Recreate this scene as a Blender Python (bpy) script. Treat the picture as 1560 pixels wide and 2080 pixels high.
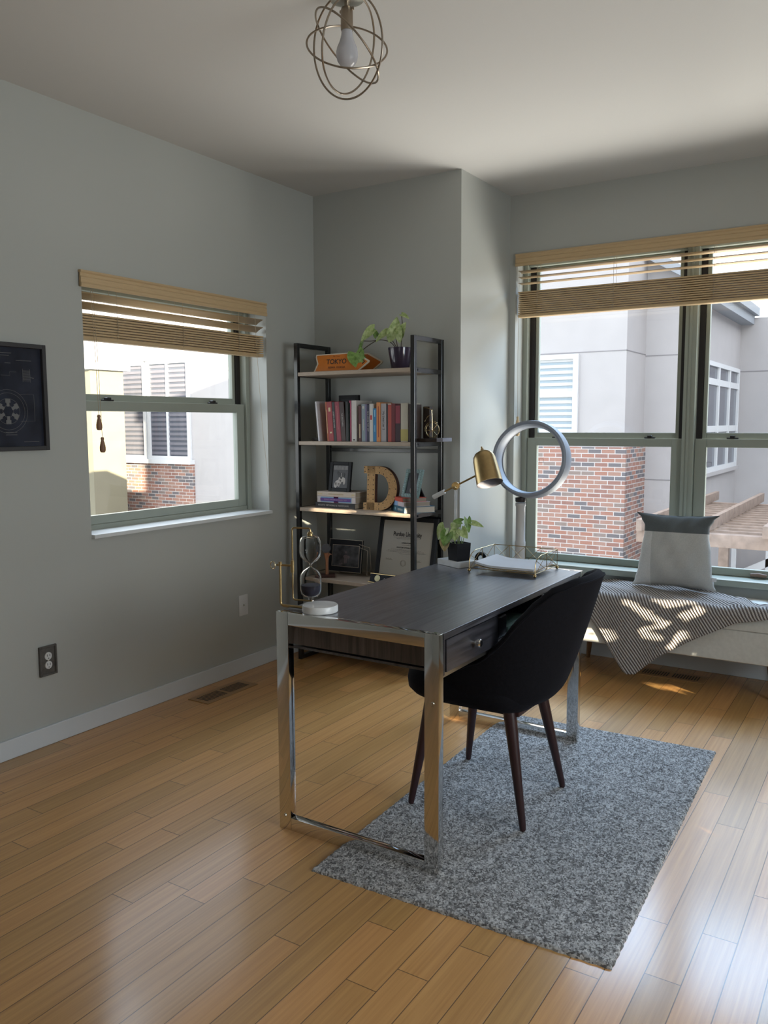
import bpy, bmesh, math, random
from mathutils import Vector, Matrix, Quaternion
random.seed(7)
PI = math.pi
S = bpy.context.scene
for o in list(bpy.data.objects): bpy.data.objects.remove(o)
C = S.collection
# ---------------------------------------------------------------- camera
yaw, pitch, roll, FPX = -0.5644223, 0.1062728, -0.0041428, 1681.18
cy, sy, cp, sp, cr, sr = math.cos(yaw), math.sin(yaw), math.cos(pitch), math.sin(pitch), math.cos(roll), math.sin(roll)
fw = Vector((sy*cp, cy*cp, -sp)); rt = Vector((cy, -sy, 0)); up = rt.cross(fw)
r2 = rt*cr + up*sr; u2 = -rt*sr + up*cr
cam = bpy.data.cameras.new('camera'); co = bpy.data.objects.new('camera', cam); C.objects.link(co)
cam.sensor_fit = 'VERTICAL'; cam.sensor_height = 24; cam.lens = 24*FPX/2080; cam.clip_start = .05; cam.clip_end = 200
co.matrix_world = Matrix(((r2.x, u2.x, -fw.x, 0), (r2.y, u2.y, -fw.y, 0), (r2.z, u2.z, -fw.z, 1.384), (0, 0, 0, 1)))
S.camera = co
# ---------------------------------------------------------------- light
vs = S.view_settings; vs.view_transform = 'Standard'; vs.look = 'None'; vs.exposure = 1.0; vs.gamma = 1; vs.use_curve_mapping = False
W = bpy.data.worlds.new('sky'); S.world = W; W.use_nodes = True
wn = W.node_tree; wn.nodes.clear()
wo = wn.nodes.new('ShaderNodeOutputWorld'); wb = wn.nodes.new('ShaderNodeBackground')
sk = wn.nodes.new('ShaderNodeTexSky'); sk.sky_type = 'NISHITA'; sk.sun_disc = False; sk.sun_elevation = math.radians(28); sk.sun_rotation = math.radians(120)
mxw = wn.nodes.new('ShaderNodeMix'); mxw.data_type = 'RGBA'; mxw.inputs[0].default_value = .6
hz = wn.nodes.new('ShaderNodeVectorMath'); hz.operation = 'SCALE'; hz.inputs[3].default_value = .16
wn.links.new(sk.outputs[0], hz.inputs[0]); wn.links.new(hz.outputs[0], mxw.inputs[6]); mxw.inputs[7].default_value = (1.16, 1.2, 1.24, 1)
wn.links.new(mxw.outputs[2], wb.inputs[0]); wb.inputs[1].default_value = 1.55; wn.links.new(wb.outputs[0], wo.inputs[0])
SUN = Vector((-.85, .5, -.2)).normalized()
def lamp(name, kind, loc, direction, energy, col, size=None, spread=None):
    l = bpy.data.lights.new(name, kind); l.energy = energy; l.color = col
    if kind == 'AREA':
        l.shape = 'RECTANGLE'; l.size, l.size_y = size
        if spread: l.spread = math.radians(spread)
    o = bpy.data.objects.new(name, l); C.objects.link(o); o.location = loc
    o.rotation_mode = 'QUATERNION'; o.rotation_quaternion = Vector(direction).to_track_quat('-Z', 'Y'); return o
s_ = lamp('sun', 'SUN', (10, -5, 6), SUN, 15.0, (1, .86, .64)); s_.data.angle = .005
lamp('side_window_sky', 'AREA', (1.68, 1.9, 1.5), (-1, -.35, -.22), 24, (.60, .80, 1), (1.9, 1.2))
lamp('side_window_ground', 'AREA', (1.66, 1.7, 1.3), (-1, -.35, .5), 18, (1, .86, .66), (1.9, .9))
lamp('rear_fill', 'AREA', (-.2, -1.55, 1.5), (-.25, 1, .3), 1.8, (.95, .97, 1), (1.6, 1.2))  # added fill lamp before the solid rear wall, no window there
lamp('sky_above_back_windows', 'AREA', (-.7, 7.6, 4.25), (-.05, -1, -.72), 265, (.42, .67, 1), (4.2, 1.9))
lamp('ground_bounce_fill', 'AREA', (.2, 7.0, -1.2), (-.35, -1, .50), 310, (1, .95, .87), (4.5, 2.0))  # added lamp below sight, standing in for light off the ground
lamp('sky_above_left_window', 'AREA', (-5.0, 3.1, 3.7), (1, -.02, -.95), 60, (.72, .85, 1), (2.4, 1.6))
# ---------------------------------------------------------------- materials
def nd(t, typ, **kw):
    n = t.nodes.new(typ)
    for k, v in kw.items(): setattr(n, k, v)
    return n
def newmat(name):
    m = bpy.data.materials.new(name); m.use_nodes = True; t = m.node_tree; return m, t, t.nodes['Principled BSDF']
def mat(name, col, rough=.5, metal=0, noise=0, nscale=40, bump=0, bscale=200, spec=.5, coat=0, stretch=None, trans=0, ior=1.45, col2=None):
    m, t, b = newmat(name)
    c = (*col, 1) if len(col) == 3 else col
    b.inputs['Base Color'].default_value = c; b.inputs['Roughness'].default_value = rough; b.inputs['Metallic'].default_value = metal
    b.inputs['Specular IOR Level'].default_value = spec; b.inputs['Coat Weight'].default_value = coat
    if trans: b.inputs['Transmission Weight'].default_value = trans; b.inputs['IOR'].default_value = ior
    if noise or bump or col2:
        tc = nd(t, 'ShaderNodeTexCoord'); mp = nd(t, 'ShaderNodeMapping'); t.links.new(tc.outputs['Object'], mp.inputs[0])
        if stretch: mp.inputs['Scale'].default_value = stretch
        if noise or col2:
            n = nd(t, 'ShaderNodeTexNoise'); n.inputs['Scale'].default_value = nscale; n.inputs['Detail'].default_value = 5
            t.links.new(mp.outputs[0], n.inputs['Vector'])
            mr = nd(t, 'ShaderNodeMapRange'); mr.inputs[1].default_value = .3; mr.inputs[2].default_value = .7; t.links.new(n.outputs[0], mr.inputs[0])
            mx = nd(t, 'ShaderNodeMix', data_type='RGBA'); t.links.new(mr.outputs[0], mx.inputs[0])
            mx.inputs[6].default_value = (*[max(0, x*(1-noise)) for x in col[:3]], 1)
            mx.inputs[7].default_value = (*col2, 1) if col2 else (*[min(1, x*(1+noise)) for x in col[:3]], 1)
            t.links.new(mx.outputs[2], b.inputs['Base Color'])
        if bump:
            n2 = nd(t, 'ShaderNodeTexNoise'); n2.inputs['Scale'].default_value = bscale; n2.inputs['Detail'].default_value = 3
            t.links.new(mp.outputs[0], n2.inputs['Vector'])
            bp = nd(t, 'ShaderNodeBump'); bp.inputs['Strength'].default_value = bump; bp.inputs['Distance'].default_value = .002
            t.links.new(n2.outputs[0], bp.inputs['Height']); t.links.new(bp.outputs[0], b.inputs['Normal'])
    return m
def M(t, op, a, b=None, c=None):
    n = nd(t, 'ShaderNodeMath', operation=op)
    for i, v in enumerate((a, b, c)):
        if v is None: continue
        if isinstance(v, (int, float)): n.inputs[i].default_value = v
        else: t.links.new(v, n.inputs[i])
    return n.outputs[0]
WALL = (.40, .41, .385)
m_wall = mat('painted_wall', WALL, .33, bump=.05, bscale=350, spec=.6)
m_ceil = mat('painted_ceiling', (.54, .53, .51), .8, bump=.08, bscale=300)
m_trim = mat('white_trim', (.55, .57, .58), .4)
m_sill = mat('white_sill', (.62, .64, .64), .35)
m_frame = mat('sage_frame', (.30, .325, .28), .35)
m_chan = mat('dark_track', (.015, .012, .012), .5)
m_black = mat('black_metal', (.007, .007, .008), .24, spec=.6, coat=.2)
m_blackm = mat('black_matte', (.009, .009, .011), .6, spec=.2)
m_chrome = mat('chrome', (.72, .71, .69), .07, 1)
m_brass = mat('brushed_brass', (.40, .29, .14), .32, 1, noise=.08, nscale=60)
m_gold = mat('gold_wire', (.62, .50, .30), .25, 1)
m_nickel = mat('brushed_bronze', (.34, .28, .22), .35, 1)
m_nick2 = mat('satin_nickel', (.62, .60, .54), .3, 1)
m_shelfwood = mat('pale_oak', (.36, .285, .22), .5, noise=.12, nscale=30, stretch=(1, 12, 12))
m_blindw = mat('blind_wood', (.50, .36, .20), .45, noise=.07, nscale=20, stretch=(1, 20, 20))
m_blindwY = mat('blind_wood_y', (.50, .36, .20), .45, noise=.07, nscale=20, stretch=(20, 1, 20))
m_cord = mat('cord', (.42, .34, .24), .8)
m_marble = mat('white_marble', (.62, .62, .62), .3, noise=.14, nscale=14)
m_white = mat('white_plastic', (.62, .62, .61), .35)
m_fan = mat('silver_plastic', (.23, .26, .31), .5, spec=.3)
m_fanl = mat('pale_plastic', (.50, .50, .50), .4)
m_desk = None
m_walnut = mat('dark_walnut_leg', (.028, .009, .010), .38)
m_velvet = mat('navy_black_velvet', (.0042, .004, .0062), .9, noise=.25, nscale=120, bump=.25, bscale=700, spec=.2)
m_velvet.node_tree.nodes['Principled BSDF'].inputs['Sheen Weight'].default_value = .025
m_velvet.node_tree.nodes['Principled BSDF'].inputs['Sheen Roughness'].default_value = .4
m_velvet.node_tree.nodes['Principled BSDF'].inputs['Sheen Tint'].default_value = (.35, .4, .65, 1)
m_linen = mat('cream_linen', (.55, .54, .50), .85, noise=.05, nscale=60, bump=.25, bscale=900)
m_oakleg = mat('oak_leg', (.22, .12, .055), .45, noise=.2, nscale=30, stretch=(8, 8, 1))
m_stucco = mat('stucco', (.43, .415, .42), .95, noise=.03, nscale=3, bump=.3, bscale=60)
m_stuccoc = mat('cream_stucco', (.20, .185, .13), .95, noise=.04, nscale=3)
m_joint = mat('stucco_joint', (.25, .24, .25), .9)
m_ewf = mat('white_window_frame', (.66, .68, .70), .5)
m_epane = mat('far_pane', (.10, .11, .14), .15)
m_elouv = mat('far_louvre', (.16, .16, .19), .6)
m_ebl = mat('far_blind', (.30, .37, .42), .6)
m_corn = mat('cornice', (.30, .33, .37), .6)
m_pergo = mat('weathered_timber', (.29, .22, .18), .85, noise=.18, nscale=12)
m_ground = mat('pale_paving', (.36, .35, .33), .9, noise=.1, nscale=2)
m_paper = mat('paper', (.58, .58, .60), .8)
m_folder = mat('kraft_paper', (.40, .30, .17), .8)
m_cork = mat('cork_wood', (.40, .235, .095), .7, noise=.2, nscale=160)
m_rust = mat('rusty_metal_side', (.06, .02, .012), .6)
m_nail = mat('dark_nail', (.02, .015, .012), .5)
m_soil = mat('soil', (.03, .02, .015), .95)
m_purple = mat('purple_glaze', (.035, .024, .05), .16, coat=.5)
m_stem = mat('plant_stem', (.05, .035, .02), .6)
m_gstem = mat('green_stem', (.16, .22, .07), .5)
m_orange = mat('orange_enamel', (.50, .145, .012), .35, noise=.06, nscale=20)
m_orange2 = mat('deep_orange_enamel', (.38, .10, .012), .4)
m_ink = mat('dark_ink', (.02, .015, .014), .6)
m_inkw = mat('pale_ink', (.42, .40, .38), .6)
m_inkg = mat('gold_ink', (.50, .40, .22), .4)
m_thick = mat('cream_edge', (.55, .48, .38), .6)
m_glassy = mat('hourglass_glass', (1, 1, 1), .0, trans=1, ior=1.12)
m_bulb = mat('frosted_bulb', (.62, .62, .66), .25, trans=.35)
m_sand = mat('dark_blue_sand', (.01, .01, .025), .8)
m_acr = mat('clear_rod', (.75, .77, .78), .12, spec=.8, trans=.6)
m_mirror = mat('photo_glass_dark', (.012, .012, .014), .4, spec=.2)
def glass_mat(name, tint, refl):
    m = bpy.data.materials.new(name); m.use_nodes = True; t = m.node_tree; t.nodes.clear()
    o = nd(t, 'ShaderNodeOutputMaterial'); tr = nd(t, 'ShaderNodeBsdfTransparent'); tr.inputs[0].default_value = (*tint, 1)
    gl = nd(t, 'ShaderNodeBsdfGlossy'); gl.inputs['Roughness'].default_value = 0; lw = nd(t, 'ShaderNodeLayerWeight'); lw.inputs[0].default_value = .5; fr = nd(t, 'ShaderNodeMath', operation='MULTIPLY_ADD'); pw_ = nd(t, 'ShaderNodeMath', operation='POWER'); t.links.new(lw.outputs['Facing'], pw_.inputs[0]); pw_.inputs[1].default_value = 4.5; t.links.new(pw_.outputs[0], fr.inputs[0]); fr.inputs[1].default_value = .9; fr.inputs[2].default_value = .03
    mx = nd(t, 'ShaderNodeMixShader'); t.links.new(fr.outputs[0], mx.inputs[0]); t.links.new(tr.outputs[0], mx.inputs[1]); t.links.new(gl.outputs[0], mx.inputs[2])
    t.links.new(mx.outputs[0], o.inputs[0]); return m
m_glass = glass_mat('window_glass', (.97, .98, .98), 1.5)

# bamboo floor: boards 89.5 mm wide along Y, random staggered joints
def floor_mat():
    m, t, b = newmat('bamboo_floor')
    tc = nd(t, 'ShaderNodeTexCoord'); sx = nd(t, 'ShaderNodeSeparateXYZ'); t.links.new(tc.outputs['Object'], sx.inputs[0])
    X, Y = sx.outputs[0], sx.outputs[1]
    rowf = M(t, 'DIVIDE', M(t, 'ADD', X, .495+8.95), .0895); row = M(t, 'FLOOR', rowf)
    wn1 = nd(t, 'ShaderNodeTexWhiteNoise', noise_dimensions='1D'); t.links.new(row, wn1.inputs['W'])
    L = .93
    uf = M(t, 'DIVIDE', M(t, 'ADD', M(t, 'ADD', Y, 20), M(t, 'MULTIPLY', wn1.outputs[0], L)), L); col = M(t, 'FLOOR', uf)
    cid = M(t, 'ADD', M(t, 'MULTIPLY', row, 17.31), M(t, 'MULTIPLY', col, 3.77))
    wn2 = nd(t, 'ShaderNodeTexWhiteNoise', noise_dimensions='1D'); t.links.new(cid, wn2.inputs['W'])
    # groove mask
    fx = M(t, 'FRACT', rowf); ex = M(t, 'MULTIPLY', M(t, 'MINIMUM', fx, M(t, 'SUBTRACT', 1, fx)), .0895)
    fu = M(t, 'FRACT', uf); eu = M(t, 'MULTIPLY', M(t, 'MINIMUM', fu, M(t, 'SUBTRACT', 1, fu)), L)
    e = M(t, 'MINIMUM', ex, eu)
    gm = nd(t, 'ShaderNodeMapRange'); t.links.new(e, gm.inputs[0]); gm.inputs[1].default_value = .0004; gm.inputs[2].default_value = .0019
    # grain
    mp = nd(t, 'ShaderNodeMapping'); t.links.new(tc.outputs['Object'], mp.inputs[0]); mp.inputs['Scale'].default_value = (90, 2.2, 1)
    cmb = nd(t, 'ShaderNodeCombineXYZ'); t.links.new(M(t, 'MULTIPLY', wn2.outputs[0], 50), cmb.inputs[2])
    va = nd(t, 'ShaderNodeVectorMath', operation='ADD'); t.links.new(mp.outputs[0], va.inputs[0]); t.links.new(cmb.outputs[0], va.inputs[1])
    n = nd(t, 'ShaderNodeTexNoise'); n.inputs['Scale'].default_value = 1; n.inputs['Detail'].default_value = 6; n.inputs['Roughness'].default_value = .6; t.links.new(va.outputs[0], n.inputs['Vector'])
    rp = nd(t, 'ShaderNodeValToRGB'); t.links.new(n.outputs[0], rp.inputs[0])
    rp.color_ramp.elements[0].position = .28; rp.color_ramp.elements[0].color = (.39, .205, .062, 1)
    rp.color_ramp.elements[1].position = .68; rp.color_ramp.elements[1].color = (.53, .30, .098, 1)
    hv = nd(t, 'ShaderNodeHueSaturation'); t.links.new(rp.outputs[0], hv.inputs['Color'])
    t.links.new(M(t, 'MULTIPLY_ADD', wn2.outputs[0], .30, .82), hv.inputs['Value'])
    t.links.new(M(t, 'MULTIPLY_ADD', wn2.outputs[0], -.008, .4985), hv.inputs['Hue'])
    mx = nd(t, 'ShaderNodeMix', data_type='RGBA'); t.links.new(gm.outputs[0], mx.inputs[0]); mx.inputs[6].default_value = (.09, .045, .018, 1)
    t.links.new(hv.outputs[0], mx.inputs[7]); t.links.new(mx.outputs[2], b.inputs['Base Color'])
    b.inputs['Roughness'].default_value = .42; b.inputs['Specular IOR Level'].default_value = .4; b.inputs['Coat Weight'].default_value = .55; b.inputs['Coat Roughness'].default_value = .17
    bp = nd(t, 'ShaderNodeBump'); bp.inputs['Strength'].default_value = .35; bp.inputs['Distance'].default_value = .0012
    t.links.new(M(t, 'ADD', gm.outputs[0], M(t, 'MULTIPLY', n.outputs[0], .03)), bp.inputs['Height']); t.links.new(bp.outputs[0], b.inputs['Normal'])
    return m
m_floor = floor_mat()
def desk_mat(name, ax, ca=(.022, .018, .019), cb=(.075, .066, .070), rough=.36):
    m, t, b = newmat(name)
    tc = nd(t, 'ShaderNodeTexCoord'); mp = nd(t, 'ShaderNodeMapping'); t.links.new(tc.outputs['Object'], mp.inputs[0])
    s = [42, 42, 42]; s[ax] = 1.6; mp.inputs['Scale'].default_value = s
    n = nd(t, 'ShaderNodeTexNoise'); n.inputs['Scale'].default_value = 1.6; n.inputs['Detail'].default_value = 7; n.inputs['Roughness'].default_value = .65; t.links.new(mp.outputs[0], n.inputs['Vector'])
    rp = nd(t, 'ShaderNodeValToRGB'); t.links.new(n.outputs[0], rp.inputs[0])
    rp.color_ramp.elements[0].position = .36; rp.color_ramp.elements[0].color = (*ca, 1)
    rp.color_ramp.elements[1].position = .68; rp.color_ramp.elements[1].color = (*cb, 1)
    t.links.new(rp.outputs[0], b.inputs['Base Color']); b.inputs['Roughness'].default_value = rough; b.inputs['Specular IOR Level'].default_value = .7; b.inputs['Coat Weight'].default_value = .6 if ax == 1 else 0; b.inputs['Coat Roughness'].default_value = .3
    bp = nd(t, 'ShaderNodeBump'); bp.inputs['Strength'].default_value = .3; bp.inputs['Distance'].default_value = .001
    t.links.new(n.outputs[0], bp.inputs['Height']); t.links.new(bp.outputs[0], b.inputs['Normal']); return m
m_desk = desk_mat('charcoal_oak_sky_sheen', 1, (.018, .018, .022), (.115, .115, .135)); m_deskf = desk_mat('charcoal_oak_front', 1, (.012, .012, .015), (.050, .049, .060)); m_deskx = desk_mat('charcoal_oak_z', 2, (.026, .018, .016), (.10, .078, .068), .5)  # one wood: desktop copy holds the sky's blue sheen, front copy darkened
def brick_mat():
    m, t, b = newmat('red_brick')
    tc = nd(t, 'ShaderNodeTexCoord'); sx = nd(t, 'ShaderNodeSeparateXYZ'); t.links.new(tc.outputs['Object'], sx.inputs[0])
    cmb = nd(t, 'ShaderNodeCombineXYZ'); t.links.new(M(t, 'ADD', sx.outputs[0], sx.outputs[1]), cmb.inputs[0]); t.links.new(sx.outputs[2], cmb.inputs[1])
    br = nd(t, 'ShaderNodeTexBrick'); t.links.new(cmb.outputs[0], br.inputs['Vector'])
    br.inputs['Scale'].default_value = 1; br.inputs['Brick Width'].default_value = .205; br.inputs['Row Height'].default_value = .0665; br.inputs['Mortar Size'].default_value = .0065
    br.inputs['Mortar Smooth'].default_value = .1; br.inputs['Bias'].default_value = 0; br.offset = .5
    br.inputs['Color1'].default_value = (0, 0, 0, 1); br.inputs['Color2'].default_value = (1, 1, 1, 1); br.inputs['Mortar'].default_value = (.5, .5, .5, 1)
    rp = nd(t, 'ShaderNodeValToRGB'); t.links.new(br.outputs[0], rp.inputs[0]); rp.color_ramp.interpolation = 'CONSTANT'
    els = rp.color_ramp.elements
    els[0].color = (.15, .14, .15, 1); els[1].position = .22; els[1].color = (.27, .15, .125, 1)
    for p, c in ((.4, (.33, .19, .15)), (.58, (.33, .20, .16)), (.75, (.33, .17, .13)), (.9, (.24, .19, .17))):
        e = els.new(p); e.color = (*c, 1)
    mx = nd(t, 'ShaderNodeMix', data_type='RGBA'); t.links.new(br.outputs['Fac'], mx.inputs[0]); t.links.new(rp.outputs[0], mx.inputs[6]); mx.inputs[7].default_value = (.50, .47, .46, 1)
    t.links.new(mx.outputs[2], b.inputs['Base Color']); b.inputs['Roughness'].default_value = .9; return m
m_brick = brick_mat()
m_fblack = mat('black_wood', (.010, .010, .011), .55, spec=.25)
def rug_mat():
    m, t, b = newmat('wool_rug')
    tc = nd(t, 'ShaderNodeTexCoord')
    v = nd(t, 'ShaderNodeTexVoronoi'); v.inputs['Scale'].default_value = 190; t.links.new(tc.outputs['Object'], v.inputs['Vector'])
    n = nd(t, 'ShaderNodeTexNoise'); n.inputs['Scale'].default_value = 40; n.inputs['Detail'].default_value = 6; t.links.new(tc.outputs['Object'], n.inputs['Vector'])
    sc = nd(t, 'ShaderNodeSeparateColor'); t.links.new(v.outputs['Color'], sc.inputs[0])
    a = M(t, 'ADD', M(t, 'MULTIPLY', sc.outputs[0], .55), M(t, 'MULTIPLY', n.outputs[0], .6))
    rp = nd(t, 'ShaderNodeValToRGB'); t.links.new(a, rp.inputs[0]); els = rp.color_ramp.elements
    els[0].position = .3; els[0].color = (.09, .085, .083, 1); els[1].position = .85; els[1].color = (.50, .485, .475, 1)
    e = els.new(.5); e.color = (.20, .193, .19, 1)
    t.links.new(rp.outputs[0], b.inputs['Base Color']); b.inputs['Roughness'].default_value = .95; b.inputs['Specular IOR Level'].default_value = .15; return m
m_rug = rug_mat()
def blanket_mat():
    m, t, b = newmat('ribbed_knit')
    uv = nd(t, 'ShaderNodeUVMap'); sx = nd(t, 'ShaderNodeSeparateXYZ'); t.links.new(uv.outputs[0], sx.inputs[0])
    w = M(t, 'SINE', M(t, 'MULTIPLY', sx.outputs[0], 2*PI/.0135)); w2 = M(t, 'MULTIPLY_ADD', w, .5, .5)
    k = M(t, 'MULTIPLY_ADD', M(t, 'SINE', M(t, 'MULTIPLY', sx.outputs[1], 2*PI/.006)), .12, 0)
    f = M(t, 'ADD', w2, k)
    rp = nd(t, 'ShaderNodeValToRGB'); t.links.new(f, rp.inputs[0]); rp.color_ramp.elements[0].position = .3; rp.color_ramp.elements[0].color = (.135, .115, .11, 1)
    rp.color_ramp.elements[1].position = .72; rp.color_ramp.elements[1].color = (.50, .47, .45, 1)
    t.links.new(rp.outputs[0], b.inputs['Base Color']); b.inputs['Roughness'].default_value = .95; b.inputs['Specular IOR Level'].default_value = .1
    bp = nd(t, 'ShaderNodeBump'); bp.inputs['Distance'].default_value = .004; t.links.new(f, bp.inputs['Height']); t.links.new(bp.outputs[0], b.inputs['Normal']); return m
m_blanket = blanket_mat()
def pillow_mat():
    m, t, b = newmat('pieced_linen_cushion')
    tc = nd(t, 'ShaderNodeTexCoord'); sx = nd(t, 'ShaderNodeSeparateXYZ'); t.links.new(tc.outputs['Object'], sx.inputs[0])
    zt = M(t, 'GREATER_THAN', sx.outputs[2], .305); xl = M(t, 'LESS_THAN', sx.outputs[0], -.115)
    n = nd(t, 'ShaderNodeTexNoise'); n.inputs['Scale'].default_value = 180; t.links.new(tc.outputs['Object'], n.inputs['Vector'])
    m1 = nd(t, 'ShaderNodeMix', data_type='RGBA'); t.links.new(xl, m1.inputs[0]); m1.inputs[6].default_value = (.42, .415, .395, 1); m1.inputs[7].default_value = (.56, .55, .53, 1)
    m2 = nd(t, 'ShaderNodeMix', data_type='RGBA'); t.links.new(zt, m2.inputs[0]); t.links.new(m1.outputs[2], m2.inputs[6]); m2.inputs[7].default_value = (.085, .095, .10, 1)
    hv = nd(t, 'ShaderNodeHueSaturation'); t.links.new(m2.outputs[2], hv.inputs['Color']); t.links.new(M(t, 'MULTIPLY_ADD', n.outputs[0], .3, .85), hv.inputs['Value'])
    t.links.new(hv.outputs[0], b.inputs['Base Color']); b.inputs['Roughness'].default_value = .9; return m
m_pillow = pillow_mat()
def leaf_mat(name, ca, cb, sc=60):
    return mat(name, ca, .4, nscale=sc, col2=cb, noise=.2)
m_leafA = leaf_mat('variegated_leaf', (.24, .36, .09), (.52, .60, .30)); m_leafB = leaf_mat('green_leaf', (.10, .19, .035), (.22, .36, .10)); m_leafY = leaf_mat('yellowing_leaf', (.45, .36, .16), (.6, .5, .28))
_mc = {}
def colmat(c, rough=.55):
    k = (tuple(c), rough)
    if k not in _mc: _mc[k] = mat('cover_%d' % len(_mc), c, rough, noise=.04, nscale=50)
    return _mc[k]
# ---------------------------------------------------------------- mesh helpers
class G:
    def __init__(s): s.bm = bmesh.new(); s.uv = None
    def add(s, vs_, fs):
        v = [s.bm.verts.new(p) for p in vs_]
        for f in fs:
            try: s.bm.faces.new([v[i] for i in f])
            except ValueError: pass
        return s
    def box(s, x0, x1, y0, y1, z0, z1, bev=0, m=None, seg=2):
        x0, x1 = min(x0, x1), max(x0, x1); y0, y1 = min(y0, y1), max(y0, y1); z0, z1 = min(z0, z1), max(z0, z1)
        t = bmesh.new(); bmesh.ops.create_cube(t, size=1)
        for v in t.verts: v.co = Vector(((x0+x1)/2+v.co.x*(x1-x0), (y0+y1)/2+v.co.y*(y1-y0), (z0+z1)/2+v.co.z*(z1-z0)))
        if bev: bmesh.ops.bevel(t, geom=list(t.edges), offset=bev, segments=seg, affect='EDGES', profile=.7)
        if m is not None: t.transform(m)
        me = bpy.data.meshes.new('tmp'); t.to_mesh(me); t.free(); s.bm.from_mesh(me); bpy.data.meshes.remove(me); return s
    def tube(s, pts, r, n=10, closed=False, caps=True):
        pts = [Vector(p) for p in pts]; rs = r if isinstance(r, (list, tuple)) else [r]*len(pts)
        N = len(pts); rings = []; ref = None
        for i, p in enumerate(pts):
            if closed: tg = (pts[(i+1) % N]-pts[i-1])
            else: tg = pts[min(i+1, N-1)]-pts[max(i-1, 0)]
            tg.normalize()
            if ref is None: ref = tg.orthogonal().normalized()
            else: ref = (ref-tg*ref.dot(tg)).normalized() if (ref-tg*ref.dot(tg)).length > 1e-6 else tg.orthogonal().normalized()
            b = tg.cross(ref)
            rings.append([s.bm.verts.new(p+(ref*math.cos(2*PI*k/n)+b*math.sin(2*PI*k/n))*rs[i]) for k in range(n)])
        for i in range(N if closed else N-1):
            a, b_ = rings[i], rings[(i+1) % N]
            for k in range(n): s.bm.faces.new((a[k], a[(k+1) % n], b_[(k+1) % n], b_[k]))
        if caps and not closed:
            s.bm.faces.new(rings[0][::-1]); s.bm.faces.new(rings[-1])
        return s
    def ring(s, c, nrm, R, r, n=48, k=8):
        c = Vector(c); nrm = Vector(nrm).normalized(); a = nrm.orthogonal().normalized(); b = nrm.cross(a)
        return s.tube([c+(a*math.cos(2*PI*i/n)+b*math.sin(2*PI*i/n))*R for i in range(n)], r, k, closed=True)
    def lathe(s, prof, c=(0, 0, 0), n=32, axis=(0, 0, 1)):
        q = Vector((0, 0, 1)).rotation_difference(Vector(axis).normalized()); c = Vector(c); rings = []
        for r, z in prof:
            if r < 1e-6: rings.append([s.bm.verts.new(c+q @ Vector((0, 0, z)))])
            else: rings.append([s.bm.verts.new(c+q @ Vector((r*math.cos(2*PI*k/n), r*math.sin(2*PI*k/n), z))) for k in range(n)])
        for a, b in zip(rings, rings[1:]):
            if len(a) == 1 and len(b) == 1: continue
            for k in range(n):
                k2 = (k+1) % n
                if len(a) == 1: s.bm.faces.new((a[0], b[k2], b[k]))
                elif len(b) == 1: s.bm.faces.new((a[k], a[k2], b[0]))
                else: s.bm.faces.new((a[k], a[k2], b[k2], b[k]))
        return s
    def prism(s, pts, axis, a, b, m=None):
        def P(u, v, w):
            p = {'x': (w, u, v), 'y': (u, w, v), 'z': (u, v, w)}[axis]; p = Vector(p); return m @ p if m is not None else p
        n = len(pts); v0 = [s.bm.verts.new(P(u, v, a)) for u, v in pts]; v1 = [s.bm.verts.new(P(u, v, b)) for u, v in pts]
        s.bm.faces.new(v0); s.bm.faces.new(v1[::-1])
        for i in range(n): s.bm.faces.new((v0[i], v1[i], v1[(i+1) % n], v0[(i+1) % n]))
        return s
    def grid(s, fn, nu, nv, uvfn=None):
        vv = [[s.bm.verts.new(fn(i/(nu-1), j/(nv-1))) for j in range(nv)] for i in range(nu)]
        lay = s.bm.loops.layers.uv.verify() if uvfn else None
        for i in range(nu-1):
            for j in range(nv-1):
                f = s.bm.faces.new((vv[i][j], vv[i+1][j], vv[i+1][j+1], vv[i][j+1]))
                if uvfn:
                    for lp, (a, b) in zip(f.loops, ((i, j), (i+1, j), (i+1, j+1), (i, j+1))): lp[lay].uv = uvfn(a/(nu-1), b/(nv-1))
        return s
    def mesh(s, name, m, off=(0, 0, 0), ang=35, fixn=True, rot=None):
        bmesh.ops.translate(s.bm, verts=s.bm.verts, vec=-Vector(off))
        if fixn: bmesh.ops.recalc_face_normals(s.bm, faces=s.bm.faces)
        me = bpy.data.meshes.new(name); s.bm.to_mesh(me); s.bm.free()
        for p in me.polygons: p.use_smooth = True
        me.set_sharp_from_angle(angle=math.radians(ang)); me.materials.append(m); return me
def org(parent):
    p = parent
    while p.parent: p = p.parent
    return Vector(p.get('_o', (0, 0, 0)))
def part(name, g, m, parent, ang=35, label=None, fixn=True):
    me = g.mesh(name, m, org(parent), ang, fixn); o = bpy.data.objects.new(name, me); C.objects.link(o); o.parent = parent
    if label: o['label'] = label
    return o
ALL = []
def thing(name, label, cat, loc, group=None):
    o = bpy.data.objects.new(name, None); C.objects.link(o); o.empty_display_size = .05; o.location = loc; o['_o'] = tuple(loc); ALL.append(o)
    o['label'] = label; o['category'] = cat
    if group: o['group'] = group
    return o
def solo(name, g, m, label, cat, loc=(0, 0, 0), group=None, ang=35, fixn=True):
    o = bpy.data.objects.new(name, g.mesh(name, m, loc, ang, fixn)); C.objects.link(o); o.location = loc; o['_o'] = tuple(loc); ALL.append(o)
    o['label'] = label; o['category'] = cat
    if group: o['group'] = group
    return o
def struct(name, g, m, parent=None, ang=35):
    if parent: return part(name, g, m, parent, ang)
    o = bpy.data.objects.new(name, g.mesh(name, m, (0, 0, 0), ang)); C.objects.link(o); o['kind'] = 'structure'; return o
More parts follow.
